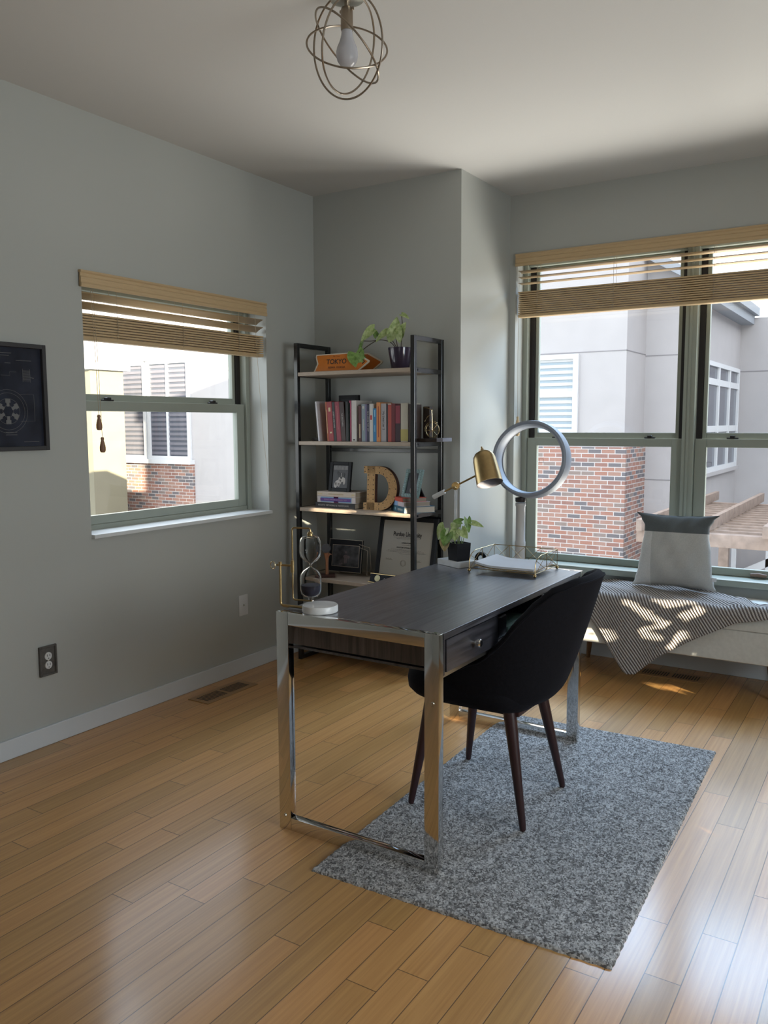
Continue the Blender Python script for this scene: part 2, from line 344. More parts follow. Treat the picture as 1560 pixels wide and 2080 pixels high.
def text(s, size, m, o, right, up_, parent, name='lettering', align='CENTER', bold=0, squeeze=1, shear=0):
    cu = bpy.data.curves.new('t', 'FONT'); cu.body = s; cu.size = size; cu.align_x = align; cu.align_y = 'CENTER'; cu.extrude = .00025; cu.offset = bold; cu.shear = shear
    to = bpy.data.objects.new('t', cu); C.objects.link(to); dg = bpy.context.evaluated_depsgraph_get()
    me = bpy.data.meshes.new_from_object(to.evaluated_get(dg)); bpy.data.objects.remove(to)
    r = Vector(right).normalized(); u = Vector(up_).normalized(); n = r.cross(u)
    mt = Matrix(((r.x*squeeze, u.x, n.x, 0), (r.y*squeeze, u.y, n.y, 0), (r.z*squeeze, u.z, n.z, 0), (0, 0, 0, 1))); mt.translation = Vector(o)-org(parent)
    me.transform(mt); me.materials.clear(); me.materials.append(m)
    ob = bpy.data.objects.new(name, me); C.objects.link(ob); ob.parent = parent; return ob
def basis(r, u, o):
    r = Vector(r).normalized(); u = Vector(u).normalized(); n = r.cross(u)
    m = Matrix(((r.x, u.x, n.x, 0), (r.y, u.y, n.y, 0), (r.z, u.z, n.z, 0), (0, 0, 0, 1))); m.translation = Vector(o); return m
def arc(c, a, b, r, t0, t1, n):
    c, a, b = Vector(c), Vector(a), Vector(b)
    return [c+a*r*math.cos(t0+(t1-t0)*i/n)+b*r*math.sin(t0+(t1-t0)*i/n) for i in range(n+1)]
def bend(pts, r=.008, n=5):
    pts = [Vector(p) for p in pts]; out = [pts[0]]
    for i in range(1, len(pts)-1):
        a = (pts[i-1]-pts[i]); b = (pts[i+1]-pts[i]); rr = min(r, a.length/2, b.length/2)
        p0 = pts[i]+a.normalized()*rr; p1 = pts[i]+b.normalized()*rr
        for k in range(n+1):
            t = k/n; out.append(p0*(1-t)**2+pts[i]*2*t*(1-t)+p1*t*t)
    return out+[pts[-1]]
# ---------------------------------------------------------------- room shell
XL, YS, XJ, YW, H = -3.105, 4.12, -2.107, 4.77, 2.742
XR, YR = 1.7, -1.6
g = G().box(XL-.2, XR+.2, YR-.2, YW+.2, -.1, 0); struct('floor', g, m_floor)
g = G().box(XL-.2, XR+.2, YR-.2, YW+.2, H, H+.12); struct('ceiling', g, m_ceil)
def wall_hole(name, axis, plane, thick, a0, a1, holes):
    # axis: 'x' wall spans along y at x=plane ; 'y' wall spans along x at y=plane ; thick signed outward
    g = G(); cuts = sorted({a0, a1, *[h[0] for h in holes], *[h[1] for h in holes]})
    for c0, c1 in zip(cuts, cuts[1:]):
        hs = [h for h in holes if h[0] <= c0 and h[1] >= c1]
        segs = [(0, H)] if not hs else [(0, hs[0][2]), (hs[0][3], H)]
        for z0, z1 in segs:
            if axis == 'x': g.box(plane, plane+thick, c0, c1, z0, z1)
            else: g.box(c0, c1, plane, plane+thick, z0, z1)
    bmesh.ops.remove_doubles(g.bm, verts=g.bm.verts, dist=1e-5)
    return struct(name, g, m_wall)
LW = (2.43, 3.665, .872, 2.02); RW = (-2.068, -.012, .50, 2.36); SW = (.95, 2.85, .48, 2.1)
wall_hole('wall_left', 'x', XL, -.15, YR, YS, [LW])
struct('wall_shelf', G().box(XL-.15, XJ-.12, YS, YS+.12, 0, H), m_wall)
struct('wall_jog', G().box(XJ-.12, XJ, YS, YW+.15, 0, H), m_wall)
wall_hole('wall_window', 'y', YW, .15, XJ-.12, XR, [RW])
wall_hole('wall_right', 'x', XR, .15, YR, YW, [SW])
struct('wall_rear', G().box(XL, XR, YR-.12, YR, 0, H), m_wall)
def base(name, pts):
    g = G(); 
    for (x0, x1, y0, y1) in pts: g.box(x0, x1, y0, y1, 0, .083, .002, seg=1)
    struct(name, g, m_trim)
base('baseboard_left', [(XL, XL+.013, YR, YS)]); base('baseboard_shelf', [(XL, XJ, YS-.013, YS)])
base('baseboard_jog', [(XJ, XJ+.013, YS, YW)]); base('baseboard_window', [(XJ, XR, YW-.013, YW)]); base('baseboard_right', [(XR-.013, XR, YR, YW)])
# ---------------------------------------------------------------- windows
def window_unit(name, T, w0, w1, z0, z1, zm, flip=False, fr=.03, ch=.033):
    """T(a, d, z): a along wall, d outward depth from frame inner face; built double hung"""
    def bx(g, a0, a1, d0, d1, za, zb, bev=.002):
        p, q = T(a0, d0, za), T(a1, d1, zb); g.box(p[0], q[0], p[1], q[1], p[2], q[2], bev, seg=1)
    root = bpy.data.objects.new(name, None); C.objects.link(root); root['kind'] = 'structure'; root['_o'] = (0, 0, 0)
    g = G()
    bx(g, w0, w0+fr, -.01, .10, z0, z1); bx(g, w1-fr, w1, -.01, .10, z0, z1)
    bx(g, w0+fr, w1-fr, 0, .10, z1-.03, z1); bx(g, w0+fr, w1-fr, 0, .10, z0, z0+.028)
    struct('window_frame', g, m_frame, root)
    g = G(); bx(g, w0+fr, w0+fr+ch, .035, .095, zm, z1-.03, 0); bx(g, w1-fr-ch, w1-fr, .035, .095, zm, z1-.03, 0); struct('jamb_track', g, m_chan, root)
    # upper sash set back
    a0, a1 = w0+fr+ch, w1-fr-ch; s = .022; d0, d1 = .045, .075
    g = G(); bx(g, a0, a0+s, d0, d1, zm-.005, z1-.03); bx(g, a1-s, a1, d0, d1, zm-.005, z1-.03); bx(g, a0+s, a1-s, d0, d1, zm-.005, zm+.033); bx(g, a0+s, a1-s, d0, d1, z1-.052, z1-.03)
    u = struct('upper_sash', g, m_frame, root)
    g = G(); bx(g, a0+s, a1-s, .058, .062, zm+.033, z1-.052, 0); struct('glass_pane', g, m_glass, u)
    # lower sash in front
    a0, a1 = w0+fr+.004, w1-fr-.004; s = .062; d0, d1 = .005, .038; zt = zm; zb = z0+.028
    g = G(); bx(g, a0, a0+s, d0, d1, zb, zt); bx(g, a1-s, a1, d0, d1, zb, zt); bx(g, a0+s, a1-s, d0, d1, zt-.048, zt); bx(g, a0+s, a1-s, d0, d1, zb, zb+.042)
    l = struct('lower_sash', g, m_frame, root)
    g = G(); bx(g, a0+s, a1-s, .020, .024, zb+.042, zt-.048, 0); struct('glass_pane', g, m_glass, l)
    for f in (.2, .8):
        a = a0+(a1-a0)*f; g = G(); bx(g, a-.03, a+.03, .012, .034, zt, zt+.008); bx(g, a-.012, a+.012, .008, .036, zt+.006, zt+.018); part('sash_lock', g, m_chan, l)
    return root
T2 = lambda a, d, z: (a, YW+.13+d, z)
w2 = window_unit('window_2', T2, -2.068, -1.058, .50, 2.37, 1.292)
w3 = window_unit('window_3', T2, -1.058, -.012, .50, 2.37, 1.292)
g = G(); 
for (cx, z) in ((-1.94, 1.15), (-1.94, .645)):
    p = [(cx-.012, 4.905, z-.012), (cx+.014, 4.905, z-.012), (cx+.014, 4.905, z+.012), (cx-.012, 4.905, z+.012)]
    g.tube(p, .0013, 6, closed=True)
part('screen_clip', g, m_chan, w2)
g = G(); cx, z = -.945, 1.15
g.tube([(cx-.012, 4.905, z-.012), (cx+.014, 4.905, z-.012), (cx+.014, 4.905, z+.012), (cx-.012, 4.905, z+.012)], .0013, 6, closed=True); part('screen_clip', g, m_chan, w3)
T1 = lambda a, d, z: (XL-.14-d, a, z)
window_unit('window_1', T1, LW[0]-.02, LW[1], .885, 2.03, 1.497)
struct('trim_1', G().box(XL-.16, XL+.022, LW[0]+.0, LW[1]+.004, .872, .890, .003), m_sill)
g = G().box(RW[0], RW[1], YW-.005, YW+.16, .497, .528).box(XJ+.02, .05, YW-.05, YW, .50, .535, .004); struct('trim_2', g, m_frame)
g = G().box(-1.09, -1.026, YW+.10, YW+.2, .53, 2.36, .004).box(-1.065, -1.051, YW+.092, YW+.12, .53, 2.36, .002); struct('trim_3', g, m_frame)
# side window out of frame
w4 = bpy.data.objects.new('window_4', None); C.objects.link(w4); w4['kind'] = 'structure'; w4['_o'] = (0, 0, 0)
g = G().box(XR+.06, XR+.12, SW[0], SW[0]+.05, SW[2], SW[3]).box(XR+.06, XR+.12, SW[1]-.05, SW[1], SW[2], SW[3]).box(XR+.06, XR+.12, SW[0], SW[1], SW[2], SW[2]+.05).box(XR+.06, XR+.12, SW[0], SW[1], SW[3]-.05, SW[3]); struct('window_frame', g, m_frame, w4)
struct('glass_pane', G().box(XR+.085, XR+.089, SW[0]+.05, SW[1]-.05, SW[2]+.05, SW[3]-.05), m_glass, w4)
# ---------------------------------------------------------------- exterior
GZ = -3.2
solo('paved_ground', G().box(-45, 40, 5.4, 60, GZ-.2, GZ), m_ground, 'pale paved ground of the courtyard between the buildings', 'ground')
X2, Y1, Y2, X3, Y3 = -3.569, 12.3, 13.33, -2.689, 16.39
b = thing('apartment_building', 'pale stucco neighbouring building with brick lower storey and white windows', 'building', (-8, 14, GZ))
g = G().box(-26, X2, Y1+.0, 19, GZ, 6.2).box(X2-.5, X3, Y2, 19, GZ, 3.35).box(X3-.5, 7.4, Y3, 19, GZ, 3.25)
g.prism([(X2-.3, 3.3), (X3, 3.3), (X3, 3.36), (-3.72, 4.02), (X2-.3, 4.02)], 'y', Y2, 19)
# face 4 wing set along Y
part('wall', g, m_stucco, b)
g = G().box(-5.72, X2+.04, Y1-.05, 13.48, GZ, 1.02); part('brick_veneer', g, m_brick, b); part('brick_veneer', G().box(-14.9, -12.39, Y1-.05, Y1+.1, GZ, .62), m_brick, b)
g = G().box(-26, X2+.004, Y1-.004, Y1, 2.435, 2.45).box(X2, X2+.004, Y1-.004, Y2, 2.435, 2.45).box(X2, X3, Y2-.004, Y2, 2.415, 2.43).box(X2, X3, Y2-.004, Y2, .478, .493).box(X3, 7.4, Y3-.004, Y3, 2.29, 2.31)
part('expansion_joint', g, m_joint, b)
# cornices
g = G().box(X3-.05, X3+.22, Y2-.1, 16.42, 3.13, 3.28).box(X3-.05, X3+.30, Y2-.1, 16.42, 3.28, 3.42)
g.prism([(-3.85, 3.98), (-3.75, 4.0), (X3+.02, 3.36), (X3+.02, 3.50), (-3.70, 4.16), (-3.85, 4.16)], 'y', Y2-.25, Y2+.1); part('cornice', g, m_corn, b, label='blue grey metal cornice')
def far_window(parent, T, a0, a1, z0, z1, vert, horz, mpane, louvre=0, mull=.05):
    def bx(g, p0, p1, d0, d1, za, zb): p, q = T(p0, d0, za), T(p1, d1, zb); g.box(p[0], q[0], p[1], q[1], p[2], q[2])
    g = G(); bx(g, a0, a1, 0, .05, z0, z0+.07); bx(g, a0, a1, 0, .05, z1-.07, z1); bx(g, a0, a0+.08, 0, .05, z0+.07, z1-.07); bx(g, a1-.08, a1, 0, .05, z0+.07, z1-.07)
    for v in vert: bx(g, v-mull/2, v+mull/2, 0, .045, z0+.07, z1-.07)
    for h in horz: bx(g, a0+.08, a1-.08, 0, .04, h-mull/2, h+mull/2)
    w = part('window', g, m_ewf, parent)
    g = G(); bx(g, a0+.08, a1-.08, .0, .012, z0+.07, z1-.07); part('pane', g, mpane, w)
    if louvre:
        g = G(); z = z0+.1
        while z < z1-.1: bx(g, a0+.09, a1-.09, .012, .022, z, z+louvre*.55); z += louvre
        part('louvre_blind', g, m_elouv if mpane is m_epane else m_fanl, w)
    return w
TY = lambda a, d, z: (a, Y1-d, z)
far_window(b, TY, -5.35, -4.282, 1.22, 2.42, [], [1.82], m_ebl, .09, .08)
far_window(b, TY, -15.0, -13.74, .66, 2.70, [], [], m_epane, .1)
far_window(b, TY, -13.70, -12.45, .66, 2.71, [-13.1], [1.72], m_epane, .1)
part('window_ledge', G().box(-15.1, -12.38, Y1-.14, Y1, .57, .66), m_ewf, b); part('window_head', G().box(-13.8, -12.4, Y1-.08, Y1, 2.71, 2.76), m_ewf, b)
TX = lambda a, d, z: (X3+d, a, z)
far_window(b, TX, 13.35, 16.18, .60, 2.33, [14.35, 15.28], [2.02, 1.28], m_epane, 0, .1)
part('window_ledge', G().box(X3, X3+.08, 13.3, 16.22, .54, .60), m_stucco, b)
# lower white-framed door under the pergola
g = G()
for x in (-2.62, -2.05, -1.72): g.box(x, x+.08, 15.9, 15.95, GZ, -.75)
g.box(-2.62, -1.64, 15.9, 15.95, -.75, -.67).prism([(-2.6, -1.5), (-1.7, -1.0), (-1.7, -.85), (-2.6, -1.35)], 'y', 15.9, 15.95)
solo('porch_frame', g, m_ewf, 'white timber porch frame under the pergola outside the right window', 'frame', (-2.1, 15.9, GZ))
# cream wing made up for pale reflections in the left window glass
b2 = thing('cream_reflection_block', 'cream rendered building made up in place of pale reflections in the left window glass', 'building', (-16, 11, GZ))
part('wall', G().box(-20, -13.4, 10.6, 11.4, GZ, 2.45), m_stuccoc, b2)
part('roof_band', G().box(-20.1, -13.3, 10.5, 11.5, 2.45, 2.58), m_ewf, b2)
part('canopy', G().prism([(10.6, 1.35), (9.7, 1.15), (9.7, 1.05), (10.6, 1.05)], 'x', -20, -13.55), mat('pale_green_panel', (.36, .42, .36), .6), b2)
g = G(); 
for z in (.25, .55, .85): g.box(-19, -13.6, 10.55, 10.6, z, z+.12)
part('clapboard', g, mat('sand_board', (.5, .46, .36), .8), b2)
# unseen block added on the right to shade the courtyard
rbk = thing('shade_block', 'tall flat-roofed block added out of view on the right to shade the courtyard', 'building', (10, 16, GZ))
part('wall', G().box(8, 14, -.6, 32, GZ, 6.6), m_stucco, rbk); part('parapet', G().box(7.9, 14.1, -.65, 32.1, 6.6, 6.85), m_corn, rbk)
# pergola
p = thing('pergola', 'weathered timber pergola of slats and rafters outside the right window', 'pergola', (-1.2, 10, GZ))
part('beam', G().box(-2.45, 3.2, 8.98, 9.06, .10, .235, .008), m_pergo, p); part('beam', G().box(-2.45, 3.2, 12.6, 12.68, .10, .235, .008), m_pergo, p)
part('post', G().box(-2.25, -2.12, 9.0, 9.13, GZ, .1), m_pergo, p); part('post', G().box(2.9, 3.03, 9.0, 9.13, GZ, .1), m_pergo, p); part('post', G().box(-2.25, -2.12, 12.6, 12.73, GZ, .1), m_pergo, p); part('post', G().box(2.9, 3.03, 12.6, 12.73, GZ, .1), m_pergo, p)
for k in range(8): part('rafter', G().box(-2.42+k*.62, -2.36+k*.62, 8.85, 13.1, .235, .36, .008), m_pergo, p)
for k in range(14): part('slat', G().box(-2.45, 3.2, 9.2+k*.27, 9.27+k*.27, .17, .215), m_pergo, p)
# tree outside the side window; added unseen, leaf gaps shaped for sun patches
targets = []
def T(x, y, z): targets.append(Vector((x, y, z)))
for i in range(14): T(-1.68+i*.024, 4.345, .215)
for i in range(14): T(-1.68+i*.024, 4.345, .255)
for q in ((-1.233, .441), (-1.21, .429), (-1.188, .417), (-1.165, .404), (-1.143, .390), (-1.12, .379), (-1.097, .367), (-1.074, .356), (-1.051, .344)): T(q[0], 4.325, q[1])
for q in ((-1.05, 4.325, .460), (-1.03, 4.33, .46), (-1.012, 4.33, .462), (-.99, 4.335, .465), (-.971, 4.34, .467), (-.95, 4.35, .468), (-.93, 4.362, .468), (-1.024, 4.325, .443), (-1.0, 4.325, .45)): T(*q)
for q in ((-.944, .401), (-.92, .418), (-.889, .430), (-.862, .440), (-.915, .404), (-.89, .412)): T(q[0], 4.325, q[1])
for q in ((-1.141, .298), (-1.128, .289), (-1.115, .280), (-1.102, .272), (-1.089, .263), (-1.12, .268)): T(q[0], 4.325, q[1])
for q in ((-.945, .310), (-.955, .297), (-.969, .282), (-.978, .267), (-.988, .253), (-1.0, .238), (-1.012, .224), (-.94, .295)): T(q[0], 4.325, q[1])
for i in range(3): T(-.855+i*.022, 4.345, .206)
for i in range(14): T(-1.082+i*.0227, 4.345+i*.006, 0)
for i in range(12): T(-2.85+i*.02, 3.77, .897)
for i in range(8): T(-2.60+i*.045, 3.79, .906)
for i in range(5): T(-2.33+i*.025, 3.77, .899)
tr = thing('sun_gap_tree', 'leafy tree added outside the unseen right side window, leaf gaps shaping the sun patches', 'sun_gap_tree', (2.6, 2.0, GZ))
part('trunk', G().tube([(2.6, 2.0, GZ), (2.62, 2.05, -.5), (2.58, 1.95, .6)], [.14, .1, .07], 12), m_stem, tr)
g = G(); random.seed(3)
def leafdisk(p, r, nrm):
    nrm = nrm.normalized(); a = nrm.orthogonal().normalized(); a.rotate(Quaternion(nrm, random.uniform(0, 6.28))); bb = nrm.cross(a)
    g.add([p+a*r*math.cos(t)*1.0+bb*r*.75*math.sin(t) for t in [2*PI*k/8 for k in range(8)]], [tuple(range(8))])
TR = [(t, -SUN) for t in targets]
yy = .2
while yy < 3.2:
    zz = .3
    while zz < 2.75:
        for k in range(7):
            pnt = Vector((2.35+random.uniform(-.25, .3), yy+random.uniform(-.03, .03), zz+random.uniform(-.03, .03)))
            md_ = min((pnt-t0-d*(pnt-t0).dot(d)).length for t0, d in TR)-.0065
            if k > 1 and md_ > .05: break
            r = min(random.uniform(.04, .065), md_)
            if r > .006: leafdisk(pnt, r, -SUN+Vector((random.uniform(-.3, .3), random.uniform(-.3, .3), random.uniform(-.3, .3))))
        zz += .04
    yy += .04
fo = part('sun_gap_foliage', g, m_leafB, tr, fixn=False); fo['kind'] = 'stuff'
# ---------------------------------------------------------------- blinds
def blind(name, label, T, a0, a1, zt, zs0, zs1, slats, cords, m, ret):
    """T(a, d, z): d into the room from the wall face"""
    p = T((a0+a1)/2, 0, zs1); root = thing(name, label, 'window blind', p)
    def bx(g, p0, p1, d0, d1, za, zb, bev=0, mm=None): q, r = T(p0, d0, za), T(p1, d1, zb); g.box(q[0], r[0], q[1], r[1], q[2], r[2], bev, seg=1)
    g = G(); prof = [(0, zt), (.020, zt), (.022, zt-.008), (.016, zt-.014), (.016, zt-.026), (.020, zt-.031), (.018, zt-.052), (.022, zt-.058), (.020, zt-.072), (.008, zt-.072), (.008, zt-.01), (0, zt-.01)]
    ax = 'x' if abs(T(1, 0, 0)[0]-T(0, 0, 0)[0]) > .5 else 'y'
    if ax == 'x': pts = [(T(0, d, 0)[1], z) for d, z in prof]
    else: pts = [(T(0, d, 0)[0], z) for d, z in prof]
    g.prism(pts, ax, a0, a1); part('valance', g, m, root)
    g = G(); bx(g, a0+.02, a1-.02, -.055, .0, zt-.052, zt-.01); part('head_rail', g, m, root)
    for z, tilt in slats:
        g = G(); n = 6
        def fn(u, v, z=z, tilt=tilt):
            d = -.052+.05*v; return Vector(T(a0+.012+(a1-a0-.024)*u, d, z+tilt*(v-.5)*.05+.0025*math.sin(PI*v)))
        g.grid(fn, 2, n); g2 = part('slat', g, m, root, fixn=False); sm = g2.modifiers.new('s', 'SOLIDIFY'); sm.thickness = .0028
    n = int((zs0-zs1-.02)/.0122)
    for i in range(n):
        z = zs1+.022+i*.0122; g = G(); bx(g, a0+.012+random.uniform(-.002, .002), a1-.012+random.uniform(-.002, .002), -.052+random.uniform(-.002, .002), -.002+random.uniform(-.002, .002), z, z+.0082, .0012)
        part('slat', g, m, root)
    g = G(); bx(g, a0+.01, a1-.01, -.053, -.001, zs1, zs1+.018, .003); part('bottom_rail', g, m, root)
    for c in cords:
        g = G()
        for d in (-.053, .0): g.tube([T(c, d, zt-.03), T(c, d, zs0), T(c+.004, d+.003, (zs0+zs1)/2), T(c, d, zs1+.01)], .0009, 5)
        for k in range(12): 
            z = zs1+.02+k*(zs0-zs1-.02)/12; g.tube([T(c, .0, z), T(c-.007+.004*(k % 3), .004, z+.005), T(c+.004, .0, z+.009)], .0008, 4)
        part('ladder_cord', g, m_cord, root)
    return root
TL = lambda a, d, z: (XL+d, a, z)
bl = blind('wooden_blind', 'half-raised wooden slat blind on the smaller left wall window', TL, 2.415, 3.655, 2.058, 1.885, 1.760, [(1.953, .5), (1.911, .5)], (2.62, 3.03, 3.44), m_blindwY, 0)
TR_ = lambda a, d, z: (a, YW-d, z)
br = blind('wooden_blind', 'long half-raised wooden slat blind across the wide back wall window', TR_, -2.064, -.02, 2.395, 2.178, 2.022, [(2.292, .12), (2.258, .05), (2.222, .05)], (-1.93, -1.47, -.93, -.35), m_blindw, 0)
g = G().tube([(-3.085, 2.462, 1.98), (-3.07, 2.462, 1.7), (-3.065, 2.464, 1.43)], .0011, 5); part('lift_cord', g, m_cord, bl)
g = G().tube([(-3.085, 2.472, 1.98), (-3.07, 2.474, 1.7), (-3.065, 2.478, 1.33)], .0011, 5); part('lift_cord', g, m_cord, bl)
g = G().tube([(-3.085, 3.55, 1.98), (-3.09, 3.57, 1.75), (-3.088, 3.60, 1.35), (-3.085, 3.655, .95)], .0011, 5); lc = part('lift_cord', g, m_cord, bl)
for y, z in ((2.464, 1.385), (2.478, 1.285)):
    g = G().lathe([(0, .045), (.006, .044), (.008, .036), (.006, .03), (.009, .02), (.013, 0), (.013, -.016), (.009, -.024), (0, -.025)], (-3.065, y, z), 14); part('tassel', g, mat('tassel_wood', (.26, .14, .08), .5), lc)
g = G().tube([(-2.035, 4.745, 2.3), (-2.035, 4.74, 1.8), (-2.03, 4.738, 1.42)], .0011, 5); lc = part('lift_cord', g, m_cord, br)
for z in (1.38, 1.33):
    g = G().lathe([(0, .045), (.006, .044), (.008, .036), (.006, .03), (.009, .02), (.013, 0), (.013, -.016), (.009, -.024), (0, -.025)], (-2.03, 4.738, z), 14); part('tassel', g, m_blindw, lc)
# ---------------------------------------------------------------- wall things
t = thing('picture', 'black framed dark blueprint drawing hung on the left wall', 'picture', (XL, 2.05, 1.5))
y0, y1, z0, z1 = 1.86, 2.222, 1.279, 1.717; m_pf = mat('grey_black_frame', (.035, .034, .036), .4)
g = G(); X0, X1 = XL, XL+.022
for a in ((y0, y0+.018, z0, z1), (y1-.018, y1, z0, z1), (y0+.018, y1-.018, z0, z0+.018), (y0+.018, y1-.018, z1-.018, z1)): g.box(X0, X1, *a, .0015, seg=1)
part('frame', g, m_pf, t)
pr = part('print', G().box(X0, X0+.006, y0+.018, y1-.018, z0+.018, z1-.018), mat('blueprint_navy', (.018, .021, .034), .25, noise=.35, nscale=12), t)
m_line = mat('chalk_line', (.13, .13, .13), .6)
g = G(); xx = X0+.007
def ln(pts, r=.0007, closed=False): g.tube([(xx, a, c) for a, c in pts], r, 4, closed=closed)
cyy, czz = 2.045, 1.44
for R in (.024, .052, .075, .088): ln([(cyy+R*math.cos(k*PI/16), czz+R*math.sin(k*PI/16)) for k in range(32)], closed=True)
for k in range(6):
    a = PI/2+k*PI/3; c, s_2 = math.cos(a), math.sin(a)
    pts = [(cyy+r*c-w*s_2, czz+r*s_2+w*c) for r, w in ((.02, -.006), (.035, -.006), (.035, -.011), (.05, -.011), (.05, .011), (.035, .011), (.035, .006), (.02, .006))]
    g.add([(xx+.0004, p[0], p[1]) for p in pts], [(0, 1, 6, 7), (2, 3, 4, 5)]); ln(pts, closed=True)
ln([(2.10, 1.51), (2.165, 1.51), (2.165, 1.40), (2.10, 1.40)]); ln([(2.02, 1.585), (2.06, 1.585), (2.06, 1.60), (2.09, 1.60)])
for k in range(10): ln([(2.118, 1.566+k*.0045), (2.152, 1.566+k*.0045)], .0009)
ln([(2.118, 1.56), (2.118, 1.615)]); ln([(2.152, 1.56), (2.152, 1.615)]); ln([(2.152, 1.58), (2.168, 1.578)], .0015)
for y_, z_, w in ((1.98, 1.675, .09), (2.0, 1.665, .06), (2.09, 1.648, .07), (2.04, 1.635, .025), (2.03, 1.355, .05), (2.03, 1.345, .05), (2.11, 1.315, .07)): ln([(y_, z_), (y_+w, z_)], .0012)
part('line_drawing', g, m_line, pr)
t = thing('power_outlet', 'double power outlet in a grey wood plate low on the left wall', 'outlet', (XL, 2.172, .37))
m_gw = mat('grey_wood_plate', (.085, .078, .070), .55, noise=.25, nscale=60)
g = G().box(XL, XL+.006, 2.130, 2.216, .306, .437, .002); pl = part('cover_plate', g, m_gw, t)
g = G()
for a in ((2.130, 2.139, .306, .437), (2.207, 2.216, .306, .437), (2.139, 2.207, .306, .315), (2.139, 2.207, .428, .437)): g.box(XL+.005, XL+.011, *a, .0015, seg=1)
part('plate_rim', g, m_gw, pl)
for z in (.391, .352):
    g = G().lathe([(0, 0), (.0175, 0), (.0175, .009), (.016, .0105), (0, .0105)], (XL, 2.173, z), 28, (1, 0, 0)); s2 = part('socket', g, m_white, t)
    g = G().box(XL+.0098, XL+.011, 2.1655, 2.168, z-.001, z+.009).box(XL+.0098, XL+.011, 2.178, 2.1805, z-.001, z+.008).lathe([(0, 0), (.0026, 0), (.0026, .001), (0, .001)], (XL+.0100, 2.173, z-.009), 10, (1, 0, 0)); part('slot', g, m_chan, s2)
part('screw', G().lathe([(0, .0), (.003, .0), (.003, .0075), (0, .008)], (XL, 2.173, .3715), 12, (1, 0, 0)), m_nick2, t)
t = thing('cable_plate', 'white cable wall plate with centre jack on the left wall near the corner', 'wall plate', (XL, 3.423, .378))
part('cover_plate', G().box(XL, XL+.006, 3.387, 3.459, .32, .436, .002), m_white, t)
part('jack', G().lathe([(0, 0), (.0055, 0), (.0055, .012), (.003, .012), (.003, .009), (0, .009)], (XL, 3.423, .378), 16, (1, 0, 0)), m_nick2, t)
for z in (.336, .42): part('screw', G().lathe([(0, 0), (.003, 0), (.003, .0065), (0, .007)], (XL, 3.423, z), 10, (1, 0, 0)), m_white, t)
m_vw = mat('bamboo_vent', (.30, .165, .065), .4, noise=.1, nscale=20, stretch=(20, 1, 1)); m_vx = mat('bamboo_vent_x', (.30, .165, .065), .4, noise=.1, nscale=20, stretch=(1, 20, 1))
def vent(label, x0, x1, y0, y1, along):
    t = thing('floor_vent', label, 'vent', ((x0+x1)/2, (y0+y1)/2, 0), 'wooden floor vents')
    g = G(); g.box(x0-.03, x1+.03, y0-.03, y1+.03, 0, .0035, .001, seg=1); part('vent_cover', g, m_vw if along == 'y' else m_vx, t)
    g = G(); N = 10
    for h in range(2):
        for k in range(N):
            f0 = h*.53+k*.47/N; f1 = f0+.47/N*.5
            if along == 'y': a, c = y0+(y1-y0)*f0, y0+(y1-y0)*f1; g.box(x0, x1, a, c, .003, .0042)
            else: a, c = x0+(x1-x0)*f0, x0+(x1-x0)*f1; g.box(a, c, y0, y1, .003, .0042)
    part('slots', g, m_chan, t)
vent('slotted wooden floor vent beside the left wall baseboard', -2.985, -2.905, 2.93, 3.245, 'y')
vent('slotted wooden floor vent below the tufted bench', -1.19, -.885, 4.55, 4.625, 'x')
# ---------------------------------------------------------------- ceiling light
LC = Vector((-1.575, 2.28, 2.575)); t = thing('ceiling_light', 'wire globe ceiling light with a single frosted bulb', 'ceiling light', (LC.x, LC.y, H))
part('canopy', G().lathe([(0, 0), (.062, 0), (.062, -.012), (.055, -.026), (.03, -.034), (0, -.036)], (LC.x, LC.y, H), 36), m_nick2, t)
part('socket', G().lathe([(0, 0), (.008, 0), (.008, -.03), (.017, -.032), (.0195, -.040), (.0195, -.094), (.0185, -.1), (0, -.1)], (LC.x, LC.y, H-.02), 24), m_nickel, t)
bz = H-.119; part('bulb', G().lathe([(0, .0), (.0165, .0), (.018, -.012), (.021, -.025), (.0255, -.038), (.031, -.050), (.0345, -.064), (.0345, -.078), (.031, -.092), (.023, -.104), (.011, -.111), (0, -.113)], (LC.x, LC.y, bz), 28), m_bulb, t)
vd = (LC-Vector((0, 0, 1.384))).normalized(); ir = vd.cross(Vector((0, 0, 1))).normalized(); iu = ir.cross(vd)
def rg(R, ang, k, sg, c=(0, 0)):
    m_ = ir*math.cos(ang)+iu*math.sin(ang); pp = vd.cross(m_).normalized(); n = pp*math.sqrt(1-k*k)+vd*k*sg
    part('cage_ring', G().ring(LC+ir*c[0]+iu*c[1], n, R, .0032, 72, 8), m_nickel, t)
rg(.128, math.radians(-5), .45, 1); rg(.150, math.radians(83), .72, 1, (0, .0)); rg(.140, math.radians(82), .58, -1, (.006, .004)); rg(.136, math.radians(-47), .34, -1)
part('clamp', G().box(LC.x-.026, LC.x+.026, LC.y-.003, LC.y+.003, H-.062, H-.054), m_nickel, t)
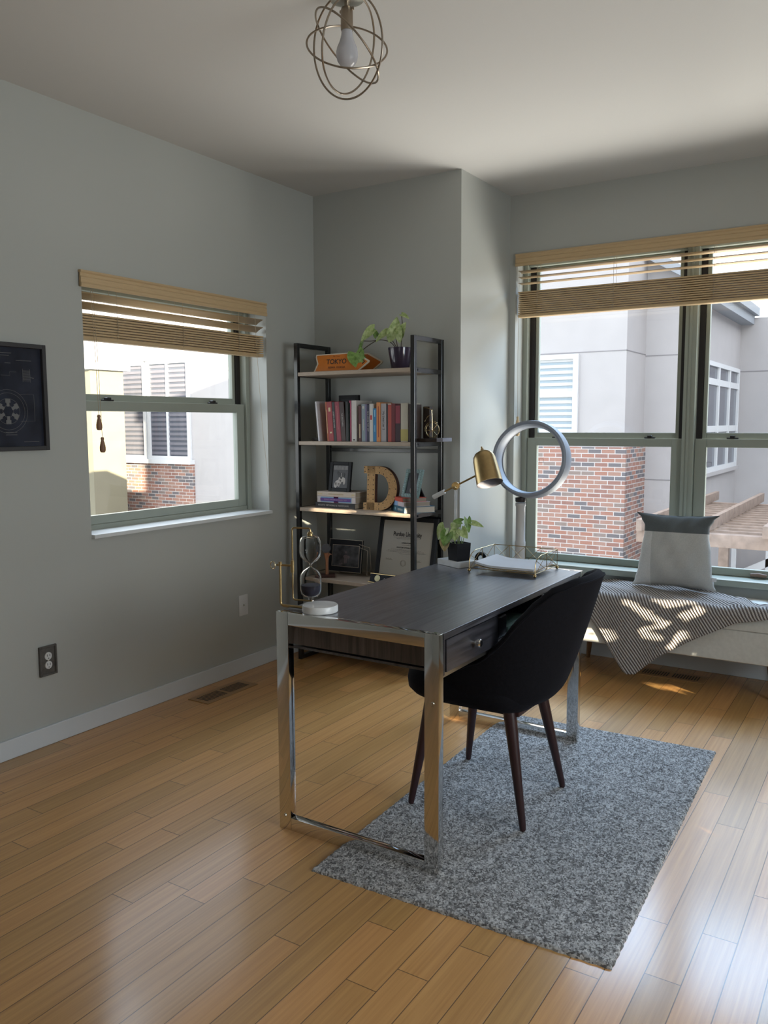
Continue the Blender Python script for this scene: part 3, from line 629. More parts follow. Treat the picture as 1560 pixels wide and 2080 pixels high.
# ---------------------------------------------------------------- bookshelf
SX0, SX1, SY0, SY1 = -2.992, -2.196, 3.77, 4.095
bs = thing('bookshelf', 'tall open bookshelf with black metal frame and pale wood shelves', 'bookshelf', ((SX0+SX1)/2, (SY0+SY1)/2, 0))
pw = .025
for x in (SX0, SX1-pw):
    g = G().box(x, x+pw, SY0, SY0+pw, 0, 1.842, .0015, seg=1).box(x, x+pw, SY1-pw, SY1, 0, 1.842, .0015, seg=1).box(x, x+pw, SY0+pw, SY1-pw, 1.817, 1.842, .0015, seg=1).box(x, x+pw, SY0+pw, SY1-pw, 0, .025, .0015, seg=1)
    for z in (1.676, 1.286, .905, .50, .13): g.box(x, x+pw, SY0+pw, SY1-pw, z-.025, z, .0015, seg=1)
    part('side_frame', g, m_black, bs)
for z in (1.676, 1.286, .905, .50, .13):
    part('shelf', G().box(SX0+pw+.001, SX1-pw-.001, SY0+.002, SY1-.004, z-.021, z, .001, seg=1), m_shelfwood, bs)
for z in (1.24, .86): part('back_rail', G().box(SX0+pw, SX1-pw, SY1-.018, SY1-.003, z-.02, z, .001, seg=1), m_black, bs)
for x in (SX1-.0005,):
    for z in (1.664, 1.274, .893, .488):
        part('bolt', G().lathe([(0, 0), (.006, 0), (.005, .0025), (0, .003)], (x, SY0+.034, z), 12, (1, 0, 0)), m_blackm, bs)
Z1, Z2, Z3, Z4 = 1.676, 1.286, .905, .50
# signs
def arrow_sign(label, o, ang, m_face, withtext, tilt):
    R_ = Matrix.Translation(o) @ Matrix.Rotation(ang, 4, 'Z') @ Matrix.Rotation(tilt, 4, 'X')
    t = thing('arrow_sign', label, 'sign', o)
    outer = [(0, 0), (.022, .046), (.008, .085), (.012, .100), (.27, .104), (.365, .055), (.362, .045), (.300, 0)]
    g = G().prism(outer, 'y', -.004, .004, R_); part('rim', g, m_thick, t)
    cx_ = sum(p_[0] for p_ in outer)/8; cy_ = .052
    inner = [(.012, .005), (.032, .047), (.018, .085), (.020, .094), (.266, .097), (.352, .052), (.352, .047), (.296, .005)]
    f = part('face', G().prism(inner, 'y', -.0055, -.0035, R_), m_face, t)
    if withtext:
        r = R_.to_3x3() @ Vector((1, 0, 0)); u = R_.to_3x3() @ Vector((0, 0, 1))
        text('TOKYO', .038, m_ink, R_ @ Vector((.152, -.0062, .055)), r, u, t, bold=.0006)
        text('REIWA  8 KM 6A', .0155, mat('brown_ink', (.16, .05, .015), .6), R_ @ Vector((.155, -.0062, .023)), r, u, t, bold=.0003)
        text('for Tour', .013, mat('brown_ink2', (.22, .07, .015), .6), R_ @ Vector((.15, -.0062, .086)), r, u, t, shear=.3)
        g = G().tube([R_ @ Vector(q) for q in ((.322, -.0065, .062), (.338, -.0065, .050), (.322, -.0065, .038))], .0022, 6); part('arrow_mark', g, m_ink, t)
    return t
arrow_sign('orange arrow-shaped metal sign with dark town lettering on the top shelf', Vector((-2.895, 3.83, Z1)), math.radians(3), m_orange, True, math.radians(-8))
arrow_sign('plain deep orange arrow sign leaning behind the lettered one', Vector((-2.865, 3.92, Z1)), math.radians(3), m_orange2, False, math.radians(-6))
# leaves
def leaf(g, base, d, nrm, L, Wd, heart=.25, fold=.25, curl=.2, n=9):
    d = Vector(d).normalized(); nrm = Vector(nrm); s = d.cross(nrm).normalized(); nrm = s.cross(d).normalized(); base = Vector(base)
    def fn(u, v):
        w = (2*v-1); pr_ = math.sin(PI*min(1, (u*.92+.08))**.62)**.8 if u < 1 else 0
        back = -heart*L*abs(w)**.8*(1-u)*.9
        x = u*L+back*(1-u); y = w*Wd*pr_*.5*(1.15-.15*u)
        z = fold*abs(y)-curl*L*u*u+.012*L*math.sin(w*14)*pr_
        return base+d*x+s*y+nrm*z
    g.grid(fn, n, 9); return g
def addleaf(parent, base, d, nrm, L, Wd, m, **k): return part('leaf', leaf(G(), base, d, nrm, L, Wd, **k), m, parent, ang=60, fixn=False)
t = thing('potted_plant', 'trailing variegated plant in a purple glazed pot on the top shelf', 'potted plant', (-2.372, 3.92, Z1))
PC = (-2.372, 3.92, Z1)
part('pot', G().lathe([(0, .002), (.048, 0), (.050, .004), (.068, .113), (.068, .119), (.063, .119), (.062, .1), (0, .1)], PC, 40), m_purple, t)
part('soil', G().lathe([(0, .106), (.062, .103)], PC, 24), m_soil, t)
st = [bend([(-2.385, 3.92, Z1+.1), (-2.42, 3.90, 1.83), (-2.49, 3.885, 1.845), (-2.545, 3.87, 1.815), (-2.595, 3.85, 1.775)], .03),
      bend([(-2.485, 3.887, 1.842), (-2.54, 3.89, 1.838), (-2.60, 3.89, 1.842)], .02), bend([(-2.385, 3.92, Z1+.1), (-2.40, 3.915, 1.86), (-2.375, 3.91, 1.90)], .02), bend([(-2.37, 3.92, Z1+.1), (-2.345, 3.9, 1.90), (-2.345, 3.89, 1.96)], .03), bend([(-2.38, 3.92, Z1+.1), (-2.40, 3.9, 1.82), (-2.425, 3.89, 1.86)], .02)]
for s3 in st: part('stem', G().tube(s3, .0022, 7), m_stem, t)
addleaf(t, (-2.390, 3.90, 1.845), (.12, -.1, 1), (.25, -1, .2), .115, .082, m_leafA, fold=.5, curl=.05)
addleaf(t, (-2.372, 3.905, 1.86), (.6, -.3, .7), (.5, -1, .3), .085, .055, m_leafA, fold=.4)
addleaf(t, (-2.345, 3.89, 1.968), (.9, -.2, -.35), (.2, -.8, .8), .058, .028, m_leafA, fold=.3)
addleaf(t, (-2.432, 3.885, 1.872), (-.9, -.3, -.45), (-.3, -.9, .5), .085, .055, m_leafA, fold=.5)
addleaf(t, (-2.525, 3.89, 1.895), (-.9, -.2, -.55), (-.2, -1, .3), .105, .060, m_leafA, fold=.5)
addleaf(t, (-2.505, 3.89, 1.862), (-.4, -.2, 1), (.2, -1, .4), .05, .03, m_leafB)
addleaf(t, (-2.618, 3.85, 1.773), (.35, -.2, -1), (.1, -1, .25), .095, .095, m_leafB, heart=.3, fold=.15)
addleaf(t, (-2.60, 3.86, 1.76), (1, -.3, -.3), (.1, -1, .3), .05, .035, m_leafB)
addleaf(t, (-2.60, 3.88, 1.83), (-.3, -.1, -1), (1, -.4, 0), .06, .02, m_leafB)
# books on shelf two
def book(label, x0, x1, h, col, depth=.14, lean=0, y0=3.80, z0=Z2, txt=None, marks=None, cat='book', group='books on the second shelf', extra=None):
    w = x1-x0; mt = Matrix.Translation((x0, 0, z0)) @ Matrix.Rotation(lean, 4, 'Y') if lean else Matrix.Translation((x0, 0, z0))
    t = thing('book', label, cat, ((x0+x1)/2, y0+depth/2, z0), group)
    cm = colmat(col); g = G()
    g.box(0, .0018, y0+.002, y0+depth, 0, h, 0, mt).box(w-.0018, w, y0+.002, y0+depth, 0, h, 0, mt).box(0, w, y0, y0+.003, 0, h, .0012, mt, 1)
    part('cover', g, cm, t)
    part('pages', G().box(.0018, w-.0018, y0+.003, y0+depth-.004, .003, h-.003, 0, mt), m_thick, t)
    if txt:
        s_t, size, mm = txt; c = mt @ Vector((w/2, y0-.0008, h*.55)); r = (mt.to_3x3() @ Vector((0, 0, -1))); u = (mt.to_3x3() @ Vector((1, 0, 0)))
        text(s_t, size, mm, c, r, u, t, squeeze=.9)
    if marks:
        g = G()
        for za, zb, wa in marks[1]: g.box(w*(.5-wa/2), w*(.5+wa/2), y0-.0006, y0, h*za, h*zb, 0, mt)
        part('spine_marks', g, marks[0], t)
    return t
def px(x): return -2.87+(x-639)*.00325
lean1 = math.radians(-5.5); lean2 = math.radians(-4)
book('slim white book leaning at the left end of the second shelf', -2.847, -2.836, .226, (.52, .50, .52), .17, lean1)
book('thin orange-spined book leaning beside the dark photo frame', -2.783, -2.771, .222, (.30, .07, .02), .13, lean2, marks=(m_inkg, [(.2, .8, .2)]))
book('bright red book leaning first of the two fat red books', -2.771, -2.737, .222, (.26, .025, .03), .14, lean2, marks=(m_inkg, [(.75, .85, .4), (.2, .24, .4)]))
book('black book with pale title between the two red books', -2.736, -2.718, .22, (.02, .02, .022), .14, lean2, txt=('JOSEPH AND NINE', .012, m_inkw))
book('crimson book leaning right of the black titled book', -2.717, -2.686, .221, (.23, .028, .045), .14, lean2, marks=(mat('rose_ink', (.4, .12, .12), .6), [(.3, .9, .15)]))
book('dark brown book with a pale curved pattern beside the crimson book', -2.685, -2.655, .219, (.045, .022, .02), .14, lean2, txt=('THE BROTHERS', .012, m_inkw))
book('black book standing mid shelf', -2.654, -2.637, .222, (.012, .012, .012), .12, math.radians(-1))
book('very dark green book left of the pink-edged one', -2.636, -2.624, .215, (.015, .035, .028), .12)
book('magenta red book beside the thick white book', px(712), px(716.5), .226, (.30, .035, .085), .13)
book('thick white book with grey side on the second shelf', px(717), px(727), .226, (.50, .47, .44), .16, marks=(m_ink, [(.03, .06, .35)]))
book('small dark red book in front of the thick white one', px(731), px(737), .195, (.07, .015, .015), .11, marks=(m_inkg, [(.1, .5, .3)]))
book('grey blue paperback on the second shelf', px(737.5), px(745), .205, (.20, .25, .28), .12, marks=(m_inkw, [(.88, .95, .5), (.3, .6, .2)]))
book('slim lavender paperback beside the navy lettered one', px(745), px(748), .205, (.16, .14, .25), .12)
book('navy paperback with white spine lettering', px(748), px(753.5), .202, (.02, .02, .05), .12, txt=('AS A LONG WAY OFF', .0125, m_inkw))
book('white paperback with a red bird on the spine', px(753.5), px(760.5), .206, (.52, .50, .47), .12, marks=(mat('red_ink', (.4, .03, .03), .6), [(.58, .70, .5)]))
book('bright blue paperback on the second shelf', px(761), px(767.5), .181, (.02, .17, .36), .12, marks=(mat('pale_blue', (.2, .45, .6), .6), [(.75, .95, .3), (.3, .5, .15)]))
book('orange paperback right of the blue one', px(767.5), px(775.5), .213, (.55, .21, .06), .12, marks=(mat('brown_red', (.3, .06, .02), .6), [(.12, .9, .22)]))
book('grey paperback with a black serif title', px(776.5), px(786.5), .207, (.31, .29, .30), .12, txt=('My Little Lies  2', .017, m_ink))
book('thin dark grey book between the grey and red ones', px(787), px(789.5), .2, (.04, .038, .045), .12)
book('glossy red hardback right of the titled grey paperback', px(790), px(797), .206, (.34, .055, .04), .14, marks=(m_inkw, [(.97, 1.0, .9)]))
book('dark red hardback next to the glossy red one', px(797), px(804), .204, (.12, .012, .015), .14)
book('near black paperback with red upper spine', px(804.5), px(814.5), .198, (.03, .012, .018), .12, marks=(mat('red_spine', (.22, .03, .05), .6), [(.5, .98, .9)]))
book('fat cream paperback with yellow lower spine', px(815), px(829), .207, (.47, .44, .36), .13, marks=(mat('straw', (.42, .36, .12), .6), [(.03, .33, 1.0)]))
book('thin dark brown book hidden behind the front shelf post', px(829.5), px(833), .2, (.04, .025, .02), .12)
t = thing('photo_frame', 'black photo frame standing behind the leaning red books', 'photo frame', (-2.73, 3.97, Z2))
g = G().box(-2.812, -2.675, 3.955, 3.975, Z2, Z2+.262, .002); part('frame', g, m_fblack, t); part('photo', G().box(-2.795, -2.692, 3.953, 3.955, Z2+.02, Z2+.24), m_mirror, t)
# bookends
m_be = mat('dark_wood_block', (.028, .017, .012), .5, noise=.3, nscale=30, stretch=(8, 8, 1))
t = thing('bookend', 'dark wood bookend block with a gold penny-farthing front wheel', 'bookend', (-2.15, 3.9, Z2))
part('base', G().box(-2.238, -2.115, 3.865, 3.965, Z2, Z2+.018, .002), m_be, t); part('block', G().box(-2.238, -2.196, 3.932, 3.965, Z2+.018, Z2+.19, .006), m_be, t)
part('corner_cap', G().box(-2.1149, -2.078, 3.864, 3.966, Z2+.002, Z2+.021, .001), mat('grey_block_end', (.2, .2, .24), .35), t)
wc = Vector((-2.152, 3.885, Z2+.0635)); w = part('wheel', G().ring(wc, (0, 1, 0), .040, .0024, 40, 6), m_gold, t)
g = G()
for k in range(4): a = k*PI/4; v = Vector((math.cos(a), 0, math.sin(a)))*.04; g.tube([wc-v, wc+v], .0013, 5)
part('spokes', g, m_gold, w)
g = G().tube([wc+Vector((0, -.004, 0)), wc+Vector((0, -.004, .06)), wc+Vector((-.002, -.004, .105))], .0018, 6).tube(bend([wc+Vector((-.002, 0, .105)), wc+Vector((-.03, 0, .118)), wc+Vector((-.05, 0, .117))], .01), .0018, 6)
g.tube([wc+Vector((0, 0, .085)), wc+Vector((-.03, 0, .072)), wc+Vector((-.048, 0, .045))], .0014, 6).tube(arc(wc, (1, 0, 0), (0, 0, 1), .047, PI*.3, PI*1.05, 14), .0013, 6); part('frame', g, m_gold, t)
t = thing('bookend', 'dark wood bookend base at the far left of the second shelf', 'bookend', (-2.88, 3.9, Z2))
part('base', G().box(-2.93, -2.85, 3.85, 3.96, Z2, Z2+.018, .002), m_be, t)
wc = Vector((-2.888, 3.9, Z2+.043)); part('wheel', G().ring(wc, (0, 1, 0), .022, .0012, 28, 6), m_gold, t)
# shelf three
def flat_book(label, c, L, D, h, z, ang, cs, m_spine_marks=None, txt=None, group='books stacked on the third shelf', softcol=None):
    t = thing('book', label, 'book', (c[0], c[1], z), group); mt = Matrix.Translation((c[0], c[1], z)) @ Matrix.Rotation(ang, 4, 'Z'); g = G()
    g.box(-L/2, L/2, 0, D, 0, .0022, 0, mt).box(-L/2, L/2, 0, D, h-.0022, h, 0, mt).box(-L/2, L/2, -.001, .003, 0, h, .001, mt, 1); part('cover', g, colmat(cs), t)
    part('pages', G().box(-L/2+.003, L/2-.003, .003, D-.003, .0022, h-.0022, 0, mt), mat('page_edges', (.40, .33, .25) if not softcol else softcol, .8), t)
    for mm, bx_ in (m_spine_marks or []):
        g = G()
        for a0, a1, b0, b1 in bx_: g.box(-L/2+L*a0, -L/2+L*a1, -.0017, -.0009, h*b0, h*b1, 0, mt)
        part('spine_marks', g, mm, t)
    if txt: text(txt[0], txt[1], txt[2], mt @ Vector((txt[3] if len(txt) > 3 else 0, -.0022, h*.5)), mt.to_3x3() @ Vector((1, 0, 0)), (0, 0, 1), t, squeeze=txt[4] if len(txt) > 4 else 1)
    return t
m_bluew = mat('blue_pattern', (.14, .27, .42), .5); m_mag = mat('magenta_pattern', (.16, .02, .10), .5); m_pur = mat('purple_panel', (.09, .03, .20), .5); m_pinkl = mat('pink_light', (.45, .30, .40), .5)
flat_book('black book with pale spine title at the bottom of the left stack', (-2.754, 3.825), .276, .17, .030, Z3, 0, (.014, .013, .014), txt=('HOLISTIC NETWORKS & TRANSFORMS', .0125, m_inkw, -.01, .98))
flat_book('white book with blue and purple pattern in the middle of the left stack', (-2.748, 3.83), .268, .165, .036, Z3+.030, 0, (.50, .45, .45), [(m_bluew, [(.1, .9, .1, .9)]), (m_mag, [(.44, .56, .02, .98), (.76, .82, .3, .7)])])
g = G().box(-2.858, -2.646, 3.8273, 3.8281, Z3+.0385, Z3+.0565); bpy_p = part('spine_panel', g, m_pur, ALL[-1]); text('ETERNAL LAWS AND OF MODERN TALES', .0085, m_pinkl, (-2.752, 3.8268, Z3+.0475), (1, 0, 0), (0, 0, 1), ALL[-1])
flat_book('cream book on top of the left stack under the dog photo', (-2.747, 3.828), .270, .165, .027, Z3+.066, 0, (.50, .42, .35), [(m_inkg, [(.03, .14, .4, .6), (.9, .97, .35, .65)])], txt=('MORNING BY NIGHT', .011, m_inkg, 0))
def picframe(label, c, w, h, lean, m_f, bw, ang=0, m_in=None, depth=.016, z=None, inner=None):
    mt = Matrix.Translation(c) @ Matrix.Rotation(ang, 4, 'Z') @ Matrix.Rotation(-lean, 4, 'X'); t = thing('photo_frame', label, 'photo frame', c); g = G()
    for a in ((-w/2, -w/2+bw, 0, h), (w/2-bw, w/2, 0, h), (-w/2+bw, w/2-bw, 0, bw), (-w/2+bw, w/2-bw, h-bw, h)): g.box(a[0], a[1], 0, depth, a[2], a[3], .0015, mt, 1)
    part('frame', g, m_f, t); ph = part('photo', G().box(-w/2+bw, w/2-bw, .006, depth-.002, bw, h-bw, 0, mt), m_in or m_mirror, t)
    part('easel_back', G().prism([(depth, h*.62), (depth+.002, h*.66), (depth+h*math.sin(lean)*1.2+.05, -h*math.sin(lean)*.0+.004*math.cos(lean)), (depth+h*math.sin(lean)*1.2+.042, .002)], 'x', -w*.18, w*.18, mt), m_blackm, t); return t, mt, ph
t, mt, ph = picframe('black photo frame with a spotted dog photo on the left book stack', Vector((-2.752, 3.86, Z3+.0935)), .148, .172, math.radians(9), m_fblack, .020)
m_dogw = mat('dog_white', (.42, .38, .35), .5); m_dogb = mat('dog_dark', (.015, .014, .014), .5); m_curt = mat('photo_curtain', (.25, .24, .23), .5); m_pgr = mat('photo_grey', (.045, .042, .045), .5)
def flat(parent, name, m, mt, pts, y): part(name, G().prism(pts, 'y', y-.0006, y, mt), m, parent)
def ell(cx, cz, a, b, n=16, rot=0): return [(cx+a*math.cos(q)*math.cos(rot)-b*math.sin(q)*math.sin(rot), cz+a*math.cos(q)*math.sin(rot)+b*math.sin(q)*math.cos(rot)) for q in [2*PI*k/n for k in range(n)]]
flat(ph, 'picture_area', m_pgr, mt, [(-.054, .022), (.054, .022), (.054, .150), (-.054, .150)], .0058)
g = G()
for k in range(12): g.box(-.05+k*.0085, -.045+k*.0085, .0045, .0052, .125, .150, 0, mt)
part('curtain', g, m_curt, ph)
g = G()
for e in (ell(-.012, .05, .026, .017, rot=.5), ell(-.028, .037, .012, .016), ell(.010, .072, .020, .018), ell(.030, .06, .007, .020), ell(-.006, .04, .007, .012), ell(.008, .092, .005, .014)): g.prism(e, 'y', .0042, .005, mt)
part('dog_image', g, m_dogw, ph)
g = G()
for e in (ell(-.006, .096, .012, .014), ell(.021, .096, .011, .014), ell(.008, .080, .007, .007), ell(-.018, .108, .006, .010)): g.prism(e, 'y', .0034, .0041, mt)
part('dog_dark_patches', g, m_dogb, ph)
# letter D
t = thing('marquee_letter', 'cork-faced capital letter D with dark nail heads on the third shelf', 'letter', (-2.47, 3.86, Z3))
def Dshape(off):
    o = [(0-off, 0-off), (.10, 0-off)]
    for k in range(15):
        a = -PI/2+PI*k/14; o.append((.10+(.112+off)*math.cos(a), .122+(.122+off)*math.sin(a)))
    o += [(0-off, .244+off), (0-off, .205), (.022-off, .200), (.022-off, .045), (0-off, .040)]; return o
Do = Dshape(0); Di = [(.072, .043), (.098, .043)]+[(.098+.060*math.cos(a), .122+.079*math.sin(a)) for a in [-PI/2+PI*k/14 for k in range(1, 14)]]+[(.098, .201), (.072, .201)]
mt = Matrix.Translation((-2.573, 3.845, Z3)) @ Matrix.Rotation(math.radians(3), 4, 'Z') @ Matrix.Rotation(math.radians(-3), 4, 'X')
def dee(y0, y1, m, nm, o_=0):
    g = G(); g.prism([(.022-o_, .0), (.072, .0), (.072, .244), (.022-o_, .244)], 'y', y0, y1, mt).prism([(-o_, -o_), (.10, -o_), (.10, .043), (.072, .043), (-o_, .040)], 'y', y0, y1, mt).prism([(-o_, .205), (.072, .201), (.10, .201), (.10, .244+o_), (-o_, .244+o_)], 'y', y0, y1, mt)
    for k in range(20):
        a0, a1 = -PI/2+PI*k/20, -PI/2+PI*(k+1)/20
        g.prism([(.10+(.112+o_)*math.cos(a0), .122+(.122+o_)*math.sin(a0)), (.10+(.112+o_)*math.cos(a1), .122+(.122+o_)*math.sin(a1)), (.10+.060*math.cos(a1), .122+.079*math.sin(a1)), (.10+.060*math.cos(a0), .122+.079*math.sin(a0))], 'y', y0, y1, mt)
    return part(nm, g, m, t)
dee(0, .003, m_cork, 'face'); dee(.0031, .032, m_rust, 'metal_side', .0015)
g = G(); pts = [(.03, .225), (.06, .232), (.005, .235), (.005, .012), (.04, .01), (.008, .214), (.012, .03)]
for k in range(6): pts += [(.030, .06+k*.027), (.063, .06+k*.027)]
for k in range(9):
    a = -PI/2+PI*k/8; pts += [(.10+.104*math.cos(a), .122+.114*math.sin(a)), (.10+.068*math.cos(a), .122+.087*math.sin(a))]
for a, b_ in pts: g.lathe([(0, -.0025), (.003, -.0012), (.003, 0)], mt @ Vector((a, 0, b_)), 8, mt.to_3x3() @ Vector((0, 1, 0)))
part('nail_heads', g, m_nail, t)
# right stack, turned
ra = math.radians(-38)
def rb(label, dx, L, D, h, z, col, marks=None, sc=None, txt=None):
    e = Vector((math.cos(ra), math.sin(ra))); n_ = Vector((-e.y, e.x)); corner = Vector((-2.262, 3.775))-e*dx; c = corner-e*(L/2)
    return flat_book(label, (c.x, c.y), L, D, h, z, ra, col, marks, txt, softcol=sc)
rb('glossy dark blue hardback at the bottom of the right stack', .0, .20, .18, .035, Z3, (.03, .10, .15), [(mat('ice_blue', (.20, .35, .42), .3), [(.3, .4, .3, .7), (.55, .9, .35, .65)])], (.50, .46, .41), txt=('Legends', .018, m_inkw, .03))
rb('white and sky blue paperback in the middle of the right stack', .01, .175, .155, .024, Z3+.035, (.48, .42, .45), [(mat('sky_panel', (.20, .33, .55), .5), [(.0, .5, .02, .98)])], (.34, .29, .24))
rb('red paperback on top of the right stack under the teal frame', .025, .14, .14, .022, Z3+.059, (.45, .06, .035), None, (.30, .25, .2))
m_teal = mat('distressed_teal', (.14, .21, .20), .5, noise=.3, nscale=80)
t, mt, ph = picframe('teal ornate photo frame tilted on top of the right book stack', Vector((-2.270, 3.835, Z3+.082)), .125, .158, math.radians(16), m_teal, .022, ang=math.radians(-16), depth=.018)
g = G()
for k in range(14):
    z = .008+k*.0110; g.box(-.060, -.043, -.0025, 0, z, z+.005, .001, mt, 1); g.box(.043, .060, -.0025, 0, z, z+.005, .001, mt, 1)
for k in range(9):
    x = -.052+k*.0125; g.box(x, x+.006, -.0025, 0, .003, .018, .001, mt, 1); g.box(x, x+.006, -.0025, 0, .140, .155, .001, mt, 1)
part('carved_border', g, mat('light_teal', (.22, .33, .33), .45), t)
g = G()
for e in (ell(.010, .045, .018, .022), ell(.004, .066, .009, .010), ell(-.001, .078, .003, .008), ell(.009, .078, .003, .008)): g.prism(e, 'y', .0048, .0055, mt)
part('dog_image', g, mat('photo_dog', (.25, .19, .16), .5), ph)
# shelf four
m_img = mat('night_photo', (.012, .012, .013), .3, noise=.8, nscale=25, col2=(.07, .065, .07))
t = thing('photo_frame', 'wide black landscape photo frame with thin silver edge on the fourth shelf', 'photo frame', (-2.76, 3.93, Z4))
mt = Matrix.Translation((-2.758, 3.915, Z4+.022)) @ Matrix.Rotation(math.radians(4), 4, 'Z') @ Matrix.Rotation(math.radians(-9), 4, 'X')
part('frame', G().box(-.112, .112, 0, .012, 0, .19, .001, mt, 1), m_blackm, t)
g = G()
for a in ((-.112, .112, .1875, .19), (-.112, .112, 0, .0025), (-.112, -.1095, 0, .19), (.1095, .112, 0, .19)): g.box(a[0], a[1], -.0008, 0, a[2], a[3], 0, mt)
part('silver_edge', g, m_nickel, t)
ph = part('photo', G().box(-.085, .092, -.001, .001, .032, .155, 0, mt), m_img, t)
g = G()
for a in ((-.088, .095, .155, .1575), (-.088, .095, .030, .0325), (-.088, -.0855, .030, .157), (.0925, .095, .030, .157)): g.box(a[0], a[1], -.0014, -.0006, a[2], a[3], 0, mt)
part('mat_line', g, m_nickel, ph)
g = G()
for e in (ell(.005, .09, .016, .010), ell(.0, .068, .004, .018), ell(.010, .068, .004, .018), ell(.005, .115, .006, .007), ell(.02, .088, .012, .009), ell(-.03, .045, .004, .004), ell(-.018, .048, .004, .004)): g.prism(e, 'y', -.002, -.0012, mt)
part('figure_image', g, mat('photo_pink', (.12, .09, .09), .5), ph)
g = G().tube([(-2.655, 3.925, Z4+.19), (-2.62, 3.98, Z4+.165), (-2.612, 3.985, Z4+.003)], .003, 6).tube([(-2.655, 3.93, Z4+.17), (-2.63, 3.97, Z4+.15), (-2.63, 3.965, Z4+.003)], .003, 6).tube([(-2.84, 3.94, Z4+.03), (-2.84, 3.99, Z4+.003), (-2.612, 3.99, Z4+.003)], .003, 6); part('wire_stand', g, m_nickel, t)
t = thing('award', 'small copper award with a grey disc on a dark wooden base', 'award', (-2.83, 3.85, Z4))
mt = Matrix.Translation((-2.83, 3.84, Z4)) @ Matrix.Rotation(math.radians(35), 4, 'Z')
part('base', G().box(-.05, .05, -.045, .045, 0, .014, .003, mt), mat('cherry_base', (.05, .015, .012), .35), t)
m_cop = mat('copper', (.50, .26, .16), .35, .8); cc = Vector((-2.825, 3.84, Z4+.014))
part('stem', G().tube([cc, cc+Vector((0, 0, .08)), cc+Vector((-.006, 0, .125))], [.010, .009, .016], 8).tube([cc+Vector((.004, 0, .09)), cc+Vector((.02, 0, .122)), cc+Vector((.033, 0, .118))], .004, 6), m_cop, t)
part('disc', G().lathe([(0, -.008), (.026, -.008), (.028, 0), (.026, .008), (0, .008)], cc+Vector((-.004, 0, .152)), 28, (.25, -1, 0)), mat('pewter', (.10, .10, .11), .5, .3), t)
# certificate
t = thing('certificate', 'framed university diploma leaning on the wall behind the fourth shelf', 'certificate', (-2.38, 4.0, Z4))
mt = Matrix.Translation((-2.385, 3.955, Z4)) @ Matrix.Rotation(math.radians(-1), 4, 'Z') @ Matrix.Rotation(math.radians(-12), 4, 'X'); w, h, bw = .385, .365, .026; g = G()
for a in ((-w/2, -w/2+bw, 0, h), (w/2-bw, w/2, 0, h), (-w/2+bw, w/2-bw, 0, bw), (-w/2+bw, w/2-bw, h-bw, h)): g.box(a[0], a[1], 0, .02, a[2], a[3], .002, mt, 1)
part('frame', g, m_fblack, t)
sh = part('paper', G().box(-w/2+bw, w/2-bw, .006, .01, bw, h-bw, 0, mt), mat('parchment', (.34, .30, .24), .35), t)
R3 = mt.to_3x3(); rr = R3 @ Vector((1, 0, 0)); uu = R3 @ Vector((0, 0, 1))
text('Purdue University', .036, m_ink, mt @ Vector((.0, .0052, .262)), rr, uu, t, bold=.0007, squeeze=.72)
text('LOREN POND', .0105, m_ink, mt @ Vector((.0, .0052, .213)), rr, uu, t, bold=.0002); text('DOCTOR OF PHILOSOPHY', .0105, m_ink, mt @ Vector((.0, .0052, .186)), rr, uu, t, bold=.0002)
g = G(); rnd = random.Random(5)
for z, a in ((.243, .09), (.236, .07), (.2, .03), (.173, .10), (.166, .12), (.159, .13), (.150, .04)):
    x = -a
    while x < a: d_ = rnd.uniform(.004, .014); g.box(x, min(a, x+d_), .0048, .0055, z, z+.0016, 0, mt); x += d_+.003
for x in (-.13, .06): g.box(x, x+.05, .0048, .0055, .112, .1132, 0, mt); g.tube([mt @ Vector((x+.005*k, .005, .117+.005*math.sin(k*2.1))) for k in range(9)], .0005, 4)
part('fine_print', g, mat('grey_ink', (.12, .10, .08), .7), sh)
part('seal', G().ring(mt @ Vector((-.01, .005, .098)), R3 @ Vector((0, 1, 0)), .018, .0008, 30, 5).ring(mt @ Vector((-.01, .005, .098)), R3 @ Vector((0, 1, 0)), .013, .0005, 30, 5), mat('seal_tan', (.24, .2, .15), .6), sh)
# name plate
t = thing('name_plate', 'black and gold desk name plate in front of the diploma', 'name plate', (-2.395, 3.82, Z4))
mt = Matrix.Translation((-2.395, 3.815, Z4+.001)) @ Matrix.Rotation(math.radians(-2), 4, 'Z') @ Matrix.Rotation(math.radians(-22), 4, 'X')
part('plate', G().box(-.125, .125, 0, .006, .002, .052, .001, mt, 1), m_blackm, t)
g = G().box(-.127, .127, -.001, .007, .050, .0535, 0, mt).box(-.130, .130, -.006, .012, 0, .003, 0, mt).box(.122, .127, -.001, .007, .003, .05, 0, mt); part('gold_trim', g, m_brass, t)
part('emblem', G().lathe([(0, 0), (.018, 0), (.018, .0012), (0, .0016)], mt @ Vector((-.075, 0, .027)), 24, mt.to_3x3() @ Vector((0, -1, 0))).lathe([(0, .0016), (.010, .0016), (.010, .0022), (0, .0026)], mt @ Vector((-.075, 0, .027)), 20, mt.to_3x3() @ Vector((0, -1, 0))), mat('cream_gold', (.45, .40, .22), .4, .3), t)
text('Dr. Loren P. Pond', .017, m_inkw, mt @ Vector((.03, -.0008, .025)), mt.to_3x3() @ Vector((1, 0, 0)), mt.to_3x3() @ Vector((0, 0, 1)), t, shear=.15)
